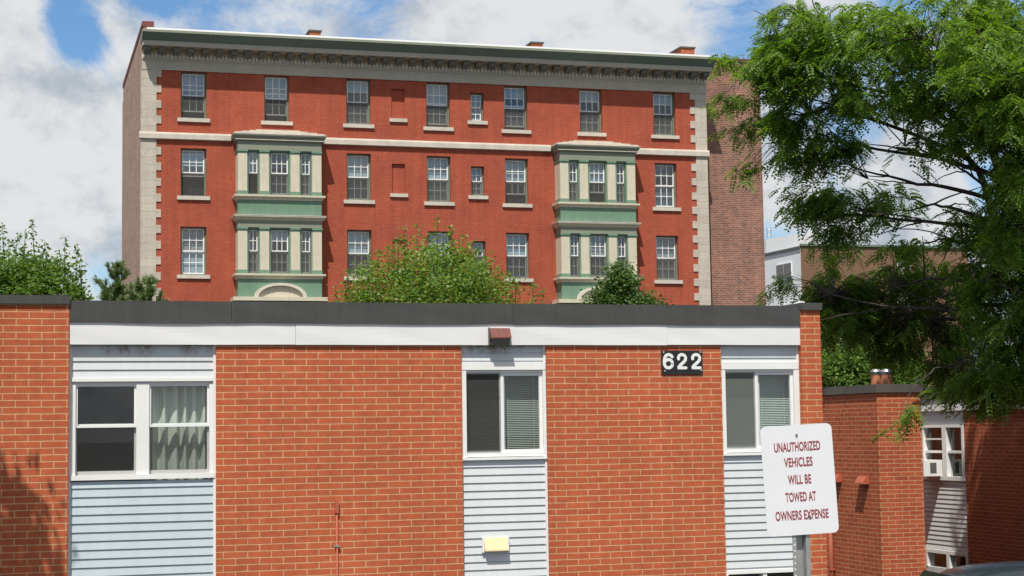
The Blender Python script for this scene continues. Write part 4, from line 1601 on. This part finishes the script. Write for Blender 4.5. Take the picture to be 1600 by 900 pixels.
# centre: yellow-green tree behind the near roof
Z0 = 42.0
b0 = at(690, 660, Z0)


def rel(u, v, Y, b):
    p_ = at(u, v, Y)
    return p_[0] - b[0], p_[1] - b[1], p_[2]


def blob(u, v, Y, b, rx, rz, ry=None):
    x, y, z = rel(u, v, Y, b)
    return (x, y, z, rx, ry or rx, rz)


bl = [blob(680, 470, 42, b0, 1.7, 1.35), blob(605, 470, 42.3, b0, 1.0, 0.95), blob(755, 482, 42, b0, 1.0, 0.9), blob(690, 432, 42, b0, 0.62, 0.7),
      blob(650, 420, 42.2, b0, 0.4, 0.5), blob(720, 412, 42.1, b0, 0.3, 0.4), blob(560, 500, 42, b0, 0.6, 0.75), blob(815, 510, 42, b0, 0.75, 0.75), blob(700, 540, 42, b0, 2.2, 1.2)]
sh = []
for (u, vt, vb) in ((683, 338, 390), (708, 352, 400), (652, 350, 400), (632, 352, 400), (615, 372, 410), (735, 378, 420), (590, 388, 430), (765, 400, 440), (790, 424, 460), (560, 410, 450), (830, 440, 475), (665, 362, 400), (695, 360, 400), (540, 435, 470), (722, 365, 410), (575, 400, 440), (605, 384, 430), (640, 370, 410), (750, 396, 430), (775, 412, 450), (805, 432, 470), (545, 420, 460), (528, 448, 475), (848, 452, 478), (700, 376, 420), (622, 362, 400)):
    x, y, z1 = rel(u, vt, 42, b0)
    sh.append((x, y, rel(u, vb, 42, b0)[2], z1, 0.13))
bush_tree('broadleaf_tree', 'bushy yellow-green tree rising behind the roof in front of the red house', (b0[0], b0[1], 0), bl, 560, 64, 0.10, 'leaf_yel', 11, shoots=sh, clump=0.21)

b1 = at(970, 660, 40)
bl = [blob(968, 462, 40, b1, 0.42, 0.6), blob(966, 440, 40, b1, 0.24, 0.36), blob(982, 485, 40, b1, 0.48, 0.5), blob(950, 485, 40, b1, 0.4, 0.42), blob(1010, 485, 40, b1, 0.4, 0.35)]
sh = [(*rel(968, 412, 40, b1)[:2], rel(968, 440, 40, b1)[2], rel(968, 411, 40, b1)[2], 0.1), (*rel(985, 418, 40, b1)[:2], rel(985, 440, 40, b1)[2], rel(985, 420, 40, b1)[2], 0.1),
      (*rel(945, 440, 40, b1)[:2], rel(945, 460, 40, b1)[2], rel(945, 436, 40, b1)[2], 0.1)]
bush_tree('broadleaf_tree', 'small dark green tree top in front of the farther bay windows', (b1[0], b1[1], 0), bl, 170, 64, 0.095, 'leaf_dark', 12, shoots=sh, clump=0.13, trunk_r=0.07)

b2 = at(40, 660, 40)
bl = [blob(50, 482, 40, b2, 1.1, 1.2), blob(0, 462, 40, b2, 0.85, 1.0), blob(-45, 440, 40.5, b2, 0.9, 1.1), blob(95, 452, 40, b2, 0.5, 0.6), blob(42, 432, 40, b2, 0.5, 0.55), blob(20, 540, 40, b2, 1.7, 1.2), blob(112, 480, 40, b2, 0.35, 0.5)]
sh = []
for (u, vt, vb) in ((8, 352, 400), (55, 346, 400), (102, 372, 420), (36, 362, 405), (120, 384, 430), (-5, 362, 400), (75, 378, 410), (22, 365, 405), (128, 402, 440), (130, 430, 470)):
    x, y, z1 = rel(u, vt, 40, b2)
    sh.append((x, y, rel(u, vb, 40, b2)[2], z1 + 0.06, 0.09))
bush_tree('broadleaf_tree', 'mid green tree with upright shoots at the left edge behind the brick parapet', (b2[0], b2[1], 0), bl, 460, 64, 0.11, 'leaf_green', 13, shoots=sh, clump=0.18)

b3 = at(1330, 660, 46)
bl = [blob(1320, 590, 46, b3, 0.9, 0.95), blob(1360, 580, 46.5, b3, 0.8, 0.8), blob(1300, 600, 46, b3, 0.6, 0.8), blob(1400, 600, 46, b3, 0.9, 0.8)]
bush_tree('broadleaf_tree', 'rounded green tree low behind the roof of the brick wing', (b3[0], b3[1], 0), bl, 300, 56, 0.115, 'leaf_green', 14, clump=0.2)


def pine(u, v, Y, height_px, label, seed, lean=0.0):
    rng = np.random.default_rng(seed)
    tip = at(u, v, Y)
    t = thing('pine_tree', label, 'tree', (tip[0], tip[1], 0), 0, 'pines behind the roof')
    H = tip[2]
    tr = MB().tube([(0, 0, 0), (0, 0, H * 0.6), (0, 0, H)], [0.13, 0.07, 0.008], 8)
    tr.build('trunk', M['bark'], t, smooth=True)
    br = MB()
    P, D = [], []
    z = H - 0.16
    while z > H - 3.2:
        L_ = 0.17 + (H - z) * 0.40
        for k in range(6):
            a = rng.uniform(0, 2 * np.pi)
            e = rng.uniform(0.45, 1.1)
            d = np.array([math.cos(a) * math.cos(e), math.sin(a) * math.cos(e), math.sin(e)])
            l = L_ * rng.uniform(0.55, 1.2)
            subs = [(np.array([0, 0, z]), d, l)]
            for j in range(int(l * 5)):
                d2 = d + rng.normal(0, 0.5, 3) + np.array([0, 0, 0.35])
                subs.append((np.array([0, 0, z]) + d * l * rng.uniform(0.45, 0.95), d2 / np.linalg.norm(d2), l * rng.uniform(0.2, 0.42)))
            for (o_, d_, l_) in subs:
                br.tube([tuple(o_), tuple(o_ + d_ * l_)], [0.010, 0.004], 5)
                nn = int(26 + l_ * 170)
                tt = rng.uniform(0.35, 1.0, nn)
                P.append(o_ + d_ * (l_ * tt)[:, None])
                dd = rng.normal(0, 0.38, (nn, 3)) + d_
                D.append(dd / np.linalg.norm(dd, axis=1, keepdims=True))
        z -= rng.uniform(0.20, 0.34)
    nn = 120
    P.append(np.stack([np.zeros(nn), np.zeros(nn), rng.uniform(H - 0.5, H, nn)], 1))
    dd = rng.normal(0, 0.5, (nn, 3)) + np.array([0, 0, 0.8])
    D.append(dd / np.linalg.norm(dd, axis=1, keepdims=True))
    br.build('branches', M['bark'], t)
    P, D = np.concatenate(P), np.concatenate(D)
    l = 0.13 * rng.uniform(0.7, 1.2, len(P))[:, None]
    s_ = np.cross(D, rng.normal(0, 1, D.shape))
    s_ /= np.linalg.norm(s_, axis=1, keepdims=True)
    w = 0.009
    V = np.stack([P - s_ * w, P + s_ * w, P + D * l + s_ * w * 0.4, P + D * l - s_ * w * 0.4], 1).reshape(-1, 3)
    mesh_np('crown', V, np.arange(len(V)).reshape(-1, 4), M['needle'], t)
    return t


pine(184, 416, 38, 50, 'taller pine top against the brown side wall of the red house', 21)
pine(232, 436, 37, 30, 'shorter pine top beside the stone quoins of the red house', 22)

# off-frame tree at the left: it throws the leafy shade on the left brick wall
bs = (-7.22, 14.6, 0)
bl = [(0.55, 0, 6.7, 1.5, 1.2, 1.0), (-0.6, -0.4, 7.2, 1.6, 1.5, 1.6), (1.15, 0.1, 6.2, 1.05, 0.7, 0.55), (1.1, 0.0, 8.0, 0.8, 0.6, 0.5), (0.2, 0.0, 7.6, 1.4, 0.8, 0.7)]
bush_tree('shade_tree', 'leafy tree just outside the left edge shading the left brick wall', bs, bl, 680, 50, 0.10, 'leaf_green', 31, clump=0.15)

# honey locust at the right
rng = np.random.default_rng(77)
tb = np.array([8.95, 27.4, 0.0])
loc_t = thing('locust_tree', 'large feathery green locust tree filling the right side', 'tree', tb)


def rp(u, v, Y):
    return at(u, v, Y) - tb


trunk = MB()
fork = rp(1602, 400, 27.6)
trunk.tube([(0, 0, 0), tuple(rp(1668, 760, 27.4)), tuple(rp(1640, 560, 27.5)), tuple(fork)], [0.24, 0.2, 0.185, 0.17], 12)
trunk.build('trunk', M['bark'], loc_t, smooth=True)
br = MB()
# three leaders rise from the fork; boughs leave them at different heights
leaders = [((1602, 400, 27.6), (1572, 300, 27.9), (1548, 210, 28.3), (1515, 110, 28.6), (1490, 10, 28.8), 0.115),
           ((1604, 395, 27.6), (1592, 280, 27.5), (1588, 180, 27.4), (1600, 80, 27.2), (1615, -20, 27.0), 0.12),
           ((1598, 420, 27.6), (1556, 350, 28.3), (1530, 270, 28.8), (1480, 190, 29.2), (1410, 110, 29.5), 0.095)]
LP = []
for *q_, r in leaders:
    pts = [rp(*k_) for k_ in q_]
    fine = []
    for i in range(len(pts) - 1):
        for j in range(4):
            fine.append(pts[i] + (pts[i + 1] - pts[i]) * j / 4 + rng.normal(0, 0.025, 3) * (0 if i == 0 else 1))
    fine.append(pts[-1])
    br.tube(fine, [r * (1 - 0.82 * i / (len(fine) - 1)) for i in range(len(fine))], 9)
    LP.append(fine)
sec = [(LP[0], 8, (1440, 60, 28.9), 0.05), (LP[0], 5, (1400, 230, 29.2), 0.05), (LP[0], 7, (1340, 40, 29.3), 0.05), (LP[0], 10, (1560, 40, 28.0), 0.045), (LP[0], 12, (1240, 40, 29.5), 0.04),
       (LP[2], 6, (1330, 260, 29.6), 0.042), (LP[2], 4, (1420, 330, 29.3), 0.042), (LP[2], 9, (1250, 150, 29.7), 0.045), (LP[2], 11, (1300, 110, 29.5), 0.04), (LP[2], 13, (1170, 120, 29.7), 0.032),
       (LP[2], 3, (1280, 340, 30.0), 0.04), (LP[2], 8, (1240, 220, 29.7), 0.035), (LP[1], 6, (1650, 120, 26.6), 0.06), (LP[1], 9, (1640, 20, 26.4), 0.05), (LP[1], 5, (1660, 260, 26.8), 0.05), (LP[1], 7, (1540, 70, 25.9), 0.04), (LP[1], 4, (1600, 150, 25.6), 0.04), (LP[0], 7, (1440, 60, 26.4), 0.035), (LP[1], 2, (1605, 280, 25.8), 0.03),
       ([rp(1606, 420, 27.6)], 0, (1500, 420, 29.2), 0.05), ([rp(1612, 450, 27.6)], 0, (1400, 450, 29.8), 0.05), ([rp(1618, 480, 27.6)], 0, (1300, 460, 30.0), 0.045),
       ([rp(1626, 510, 27.5)], 0, (1520, 540, 28.6), 0.045), ([rp(1610, 440, 27.6)], 0, (1450, 500, 29.6), 0.04), ([rp(1632, 540, 27.5)], 0, (1570, 600, 28.2), 0.04),
       (LP[2], 2, (1450, 380, 29.3), 0.035), (LP[0], 3, (1480, 250, 28.9), 0.035), ([rp(1640, 560, 27.5)], 0, (1660, 420, 26.6), 0.05), (LP[0], 11, (1530, -40, 28.4), 0.03), ([rp(1520, 556, 28.6)], 0, (1424, 612, 26.2), 0.014)]
skel = []
for f_, i_, b_, r in sec:
    pts = limb(br, f_[i_], rp(*b_), r, 0.012, rng, 10, 0.16, 0.05)
    skel.append(pts)
    for k_ in range(4 if r > 0.02 else 0):           # finer side boughs
        i0 = int(rng.integers(3, 9))
        d_ = pts[-1] - pts[0]
        q_ = pts[i0] + d_ * rng.uniform(0.12, 0.3) + rng.normal(0, 0.45, 3) * np.array([1, 1, 0.7])
        skel.append(limb(br, pts[i0], q_, r * 0.4, 0.006, rng, 6, 0.14, 0.03))

# foliage masses: (u, v, depth, half-width px, half-height px, clumps); a pixel is about a centimetre at this depth
mass = [(1450, 40, 28.6, 150, 60, 120), (1560, 60, 28.0, 90, 90, 100), (1330, 60, 29.2, 110, 60, 95), (1250, 40, 29.4, 60, 50, 42), (1235, 95, 29.5, 75, 45, 55),
        (1200, 108, 29.6, 28, 26, 13), (1145, 90, 29.7, 20, 10, 5), (1150, 150, 29.7, 32, 9, 8), (1222, 185, 29.6, 38, 20, 18), (1160, 200, 29.7, 24, 10, 4), (1178, 248, 29.7, 10, 20, 4),
        (1290, 140, 29.3, 80, 40, 55), (1370, 150, 29.0, 80, 40, 50), (1450, 130, 28.6, 90, 50, 60), (1540, 170, 28.2, 80, 60, 62), (1600, 200, 27.6, 60, 90, 60),
        (1255, 215, 29.6, 38, 34, 22), (1290, 240, 29.5, 70, 40, 44), (1285, 310, 29.8, 45, 28, 26), (1340, 310, 29.7, 70, 35, 36), (1225, 300, 29.8, 14, 10, 2), (1310, 355, 29.9, 50, 16, 14),
        (1390, 320, 29.5, 55, 30, 17), (1450, 225, 28.8, 55, 32, 15), (1500, 350, 28.9, 40, 45, 18), (1570, 360, 28.0, 50, 60, 48), (1420, 388, 29.4, 65, 20, 14),
        (1590, 470, 27.6, 60, 70, 66), (1540, 440, 28.3, 50, 50, 44), (1470, 440, 29.3, 60, 40, 44), (1390, 440, 29.8, 60, 35, 40), (1310, 450, 30.0, 55, 32, 44), (1268, 472, 30.0, 26, 22, 13),
        (1340, 500, 29.9, 75, 40, 66), (1430, 510, 29.7, 75, 45, 76), (1510, 520, 29.0, 60, 50, 54), (1590, 570, 27.8, 60, 50, 54), (1540, 590, 28.6, 60, 28, 34),
        (1480, 570, 29.6, 40, 30, 20), (1400, 540, 30.0, 40, 30, 14), (1480, 612, 28.9, 25, 12, 5), (1575, 620, 28.3, 35, 14, 12), (1230, 440, 30.1, 14, 14, 4), (1200, 460, 30.1, 8, 8, 2),
        (1408, 645, 26.0, 9, 16, 2), (1428, 628, 26.0, 10, 9, 2), (1380, 205, 29.2, 50, 14, 4), (1340, 205, 29.2, 40, 12, 3), (1310, 395, 30.0, 30, 12, 5), (1525, 85, 25.9, 105, 65, 70), (1605, 130, 25.6, 75, 80, 60), (1610, 270, 25.8, 45, 50, 34), (1440, 55, 26.3, 75, 45, 34), (1565, 385, 26.4, 35, 28, 14), (1620, 300, 27.2, 70, 120, 90), (1660, 120, 26.6, 80, 120, 80), (1650, 500, 27.0, 60, 100, 60)]
CL = []
for (u, v, Y, hw_, hh, n) in mass:
    for _ in range(int(n * (1.35 if v < 260 else 1.35))):
        while True:
            a, b_, c_ = rng.uniform(-1, 1, 3)
            if a * a + b_ * b_ + c_ * c_ < 1:
                break
        Yd = Y + (1.1 if 380 < v < 600 and Y > 28.9 else (-0.7 if v < 260 and Y > 27 else 0.0))
        CL.append(rp(u + a * hw_, v + b_ * hh, Yd + c_ * min(2.2, max(0.25, hw_ / 95 * 1.5))))
CL = np.array(CL)
# no boughs hang in front of the sunlit face of the wing
wl_ = CL + tb
sv = np.array(to_sun)
targets = []
for lx in (0.05, 0.4, 0.72):
    for lz in (0.4, 1.2, 2.0, 2.8, 3.6, 4.2):
        targets.append(W.o + W.ex * lx + np.array([0, 0, lz]))
for ly in (0.5, 1.2, 1.9):
    for lz in (1.2, 2.0, 2.8, 3.6, 4.2):
        targets.append(W.o + W.ey * ly + np.array([0, 0, lz]))
for lz in (4.4, 4.7, 5.0):
    targets.append(at(1377, 600, 30.4) * np.array([1, 1, 0]) + np.array([0, 0, lz]))
for ly in (yA - 0.1, (yA + yB) / 2, yB + 0.2):
    for lz in (zw_b - 1.0, zw_b - 0.4, zw_b + 0.2, zw_b + 0.7, zfa_b + 0.1):
        targets.append(W.o + W.ex * (xp - 0.2) + W.ey * ly + np.array([0, 0, lz]))
blocked = np.zeros(len(CL), bool)
for k_t, tg in enumerate(targets):
    q_ = wl_ - tg
    tt = q_ @ sv
    off = np.linalg.norm(q_ - tt[:, None] * sv, axis=1)
    blocked |= (tt > 0.2) & (off < (0.42 if len(targets) - 15 > k_t else 0.30))
CL = CL[~blocked | ((wl_[:, 1] < 26.6) & (wl_[:, 2] < 5.2))]
# twigs join each clump to the nearest bough
allp = np.array([p_ for pts in skel for p_ in pts[2:]])
tw = MB()
Ps, Ds = [], []
for c_ in CL:
    dd = np.linalg.norm(allp - c_, axis=1) + np.maximum(0, allp[:, 2] - c_[2]) * 0.3
    s_ = allp[np.argmin(dd)]
    L_ = np.linalg.norm(c_ - s_)
    if 0.25 < L_ < 1.6 and rng.uniform() < 0.55:
        mid = (s_ + c_) / 2 + np.array([0, 0, 0.08 * L_]) + rng.normal(0, 0.05 * L_, 3)
        tw.tube([tuple(s_), tuple(mid), tuple(c_)], [0.006 + 0.006 * min(L_, 2), 0.007, 0.003], 4, cap=False)
    out = c_ - s_
    out[2] *= 0.4
    out = out / (np.linalg.norm(out) + 1e-6)
    k = int(rng.integers(8, 15))
    # a spray: leaves set along a short twig that points outwards
    sp_d = out + rng.normal(0, 0.35, 3)
    sp_d[2] = sp_d[2] * 0.5 - 0.05
    sp_d /= np.linalg.norm(sp_d)
    sl = rng.uniform(0.22, 0.5)
    tt = np.linspace(0, 1, k)[:, None]
    Ps.append(c_ + sp_d * (sl * (tt - 0.3)) - np.array([0, 0, 1]) * 0.18 * tt ** 2 + rng.normal(0, 0.035, (k, 3)))
    side = rng.normal(0, 1, (k, 3))
    side[:, 2] = side[:, 2] * 0.35 - 0.35
    Ds.append(sp_d * 0.7 + side)
P, D = np.concatenate(Ps), np.concatenate(Ds)
V, Fq = compound(rng, P, D, 0.20, 6)
# leaves of one compound leaf share a tone: keep leaflets joined in the mesh statistics by per-leaflet islands
mesh_np('crown', V, Fq, M['leaf_locust'], loc_t)
br.build('limbs', M['bark'], loc_t, smooth=True)
tw.build('twigs', M['bark'], loc_t)

# ------------------------------------------------------------------ parking sign
ZS = 7.22
pS = at(1249.0, 749.5, ZS)
zg = ground_z(pS[0], pS[1])
sgn = thing('parking_sign', 'white parking warning sign with dark red lettering on a galvanised post', 'sign', (pS[0], pS[1], zg), math.radians(6))
hz = pS[2] - zg
tilt = Matrix.Translation((0, 0, hz)) @ Matrix.Rotation(math.radians(-2.6), 4, 'Y')
wS, hS = 0.3048, 0.455
rc = 0.024


def rrect(w, h, r, n=7):
    pts = []
    for cx_, cz_, a0 in ((w / 2 - r, h / 2 - r, 0), (-w / 2 + r, h / 2 - r, 90), (-w / 2 + r, -h / 2 + r, 180), (w / 2 - r, -h / 2 + r, 270)):
        pts += [(cx_ + r * math.cos(math.radians(a0 + 90 * i / n)), cz_ + r * math.sin(math.radians(a0 + 90 * i / n))) for i in range(n + 1)]
    return pts


def place(o):
    o.matrix_local = tilt
    return o


place(MB().extrude(rrect(wS, hS, rc), 'y', -0.0022, 0.0).build('plate', M['sign'], sgn))
place(MB().extrude(rrect(wS - 0.004, hS - 0.004, rc), 'y', 0.0003, 0.0014).build('plate_back', M['galv'], sgn))


def text_line(s, width, cap, u, v):
    cu = bpy.data.curves.new('lettering', 'FONT')
    cu.body = s
    cu.align_x = 'CENTER'
    cu.size = 1.0
    cu.offset = 0.028
    cu.space_character = 1.03
    to = bpy.data.objects.new('tmp_text', cu)
    col.objects.link(to)
    dg_ = bpy.context.evaluated_depsgraph_get()
    me = bpy.data.meshes.new_from_object(to.evaluated_get(dg_))
    bpy.data.objects.remove(to)
    xs2 = [q.co.x for q in me.vertices]
    ys2 = [q.co.y for q in me.vertices]
    sx = width / (max(xs2) - min(xs2))
    sy = cap / 0.70
    mx = (max(xs2) + min(xs2)) / 2
    for q in me.vertices:
        x_, y_ = q.co.x, q.co.y
        q.co = ((x_ - mx) * sx + u, -0.0030, y_ * sy + v - cap / 2)
    me.materials.clear()
    me.materials.append(M['sign_red'])
    me.name = 'lettering'
    o = bpy.data.objects.new('lettering', me)
    col.objects.link(o)
    o.parent = sgn
    return place(o)


for s_, w_, v_ in (('UNAUTHORIZED', 0.197, 0.138), ('VEHICLES', 0.122, 0.074), ('WILL BE', 0.099, 0.002), ('TOWED AT', 0.130, -0.070), ('OWNERS EXPENSE', 0.226, -0.145)):
    text_line(s_, w_, 0.0365, 0.0, v_)
for (u, v_) in ((0.0, 0.186), (0.031, -0.155)):
    place(MB().tube([(u, -0.0035, v_), (u, -0.008, v_)], 0.0045, 8).build('bolt', M['lamp_grey'], sgn))
# rolled steel post: a shallow channel with flanges, open towards the viewer; white dots stand for its holes
post = MB()
prof_ = [(-0.037, 0.006), (-0.020, 0.006), (-0.012, 0.034), (0.012, 0.034), (0.020, 0.006), (0.037, 0.006), (0.037, 0.009), (0.022, 0.009), (0.014, 0.037), (-0.014, 0.037), (-0.022, 0.009), (-0.037, 0.009)]
post.extrude(prof_, 'z', -0.02, hz + 0.19)
po = post.build('post', M['galv'], sgn)
po.location = (0.012, 0.0, 0)
po.rotation_euler = (0, math.radians(-0.5), 0)
hol = MB()
z = 0.3
while z < hz - 0.2:
    hol.tube([(-0.0285, 0.0058, z), (-0.0285, 0.0050, z)], 0.0036, 8)
    z += 0.0254
ho = hol.build('hole_light_dots', M['white'], sgn)  # white discs paint the daylight showing through the post's holes
ho.location = (0.012, 0.0, 0)
ho.rotation_euler = (0, math.radians(-0.5), 0)

# ------------------------------------------------------------------ parked car (only its roof shows)
pcar = at(1640, 900, 23.0)
car = thing('parked_car', 'dark blue-grey car roof at the bottom right corner', 'car', (pcar[0] - 0.15, pcar[1], 0), math.radians(8))
roofz = at(1590, 879, 22.6)[2]
H = roofz
body_prof = [(-2.25, 0.35), (-2.28, 0.62), (-2.2, 0.86), (-1.75, 0.98), (2.0, 1.0), (2.2, 0.9), (2.26, 0.6), (2.22, 0.35)]
bd = MB()
secs = []
for (yy, sx, dz) in ((-0.88, 0.98, -0.03), (-0.84, 1.0, 0.0), (0.84, 1.0, 0.0), (0.88, 0.98, -0.03)):
    secs.append([(x * sx, yy, z + (dz if z > 0.8 else 0)) for x, z in body_prof])
n_ = len(body_prof)
for s_ in secs:
    bd.v += s_
for i in range(3):
    for j in range(n_):
        k = (j + 1) % n_
        bd.f.append((i * n_ + j, i * n_ + k, (i + 1) * n_ + k, (i + 1) * n_ + j))
bd.f += [tuple(range(n_)), tuple(3 * n_ + j for j in reversed(range(n_)))]
bd.build('body', M['car'], car, smooth=False, bevel=0.03)
# cabin: rounded roof on pillars
cab = [(-1.75, 0.985), (-1.55, 1.28), (-1.25, H - 0.12), (-0.9, H - 0.04), (-0.2, H), (0.4, H - 0.02), (0.8, H - 0.08), (1.35, 1.22), (1.75, 0.985)]
cb = MB()
secs = []
for yy, k in ((-0.80, 0.0), (-0.66, 0.88), (-0.4, 0.97), (0.0, 1.0), (0.4, 0.97), (0.66, 0.88), (0.80, 0.0)):
    secs.append([(x * (0.96 + 0.04 * k), yy, 0.985 + (z - 0.985) * k) for x, z in cab])
n_ = len(cab)
for s_ in secs:
    cb.v += s_
for i in range(len(secs) - 1):
    for j in range(n_ - 1):
        cb.f.append((i * n_ + j, i * n_ + j + 1, (i + 1) * n_ + j + 1, (i + 1) * n_ + j))
cbo = cb.build('roof', M['car'], car, smooth=True)
sb = cbo.modifiers.new('round', 'SUBSURF')
sb.levels = sb.render_levels = 2
for sg in (-1, 1):
    for (a, b_) in ((-1.2, -0.05), (0.05, 1.1)):
        y0_, y1_ = sg * 0.815, sg * 0.70
        MB().quad((a - 0.12, y0_, 1.02), (b_ + 0.12, y0_, 1.02), (b_, y1_, H - 0.2), (a, y1_, H - 0.2)).build('side_window', M['car_glass'], car)
MB().quad((-1.80, -0.66, 1.06), (-1.80, 0.66, 1.06), (-1.36, 0.55, H - 0.14), (-1.36, -0.55, H - 0.14)).build('windscreen', M['car_glass'], car)
MB().quad((1.78, -0.66, 1.06), (1.78, 0.66, 1.06), (1.2, 0.55, H - 0.14), (1.2, -0.55, H - 0.14)).build('rear_window', M['car_glass'], car)
for x in (-1.4, 1.4):
    for y in (-0.8, 0.8):
        w_ = MB().tube([(x, y - 0.1, 0.33), (x, y + 0.1, 0.33)], 0.33, 24).build('wheel', M['tyre'], car)
        MB().tube([(x, y - 0.108, 0.33), (x, y + 0.108, 0.33)], 0.2, 20).build('rim', M['galv'], w_)
for y in (-0.62, 0.62):
    MB().box(-2.30, -2.2, y - 0.16, y + 0.16, 0.66, 0.8).build('headlight', M['metal_lt'], car)
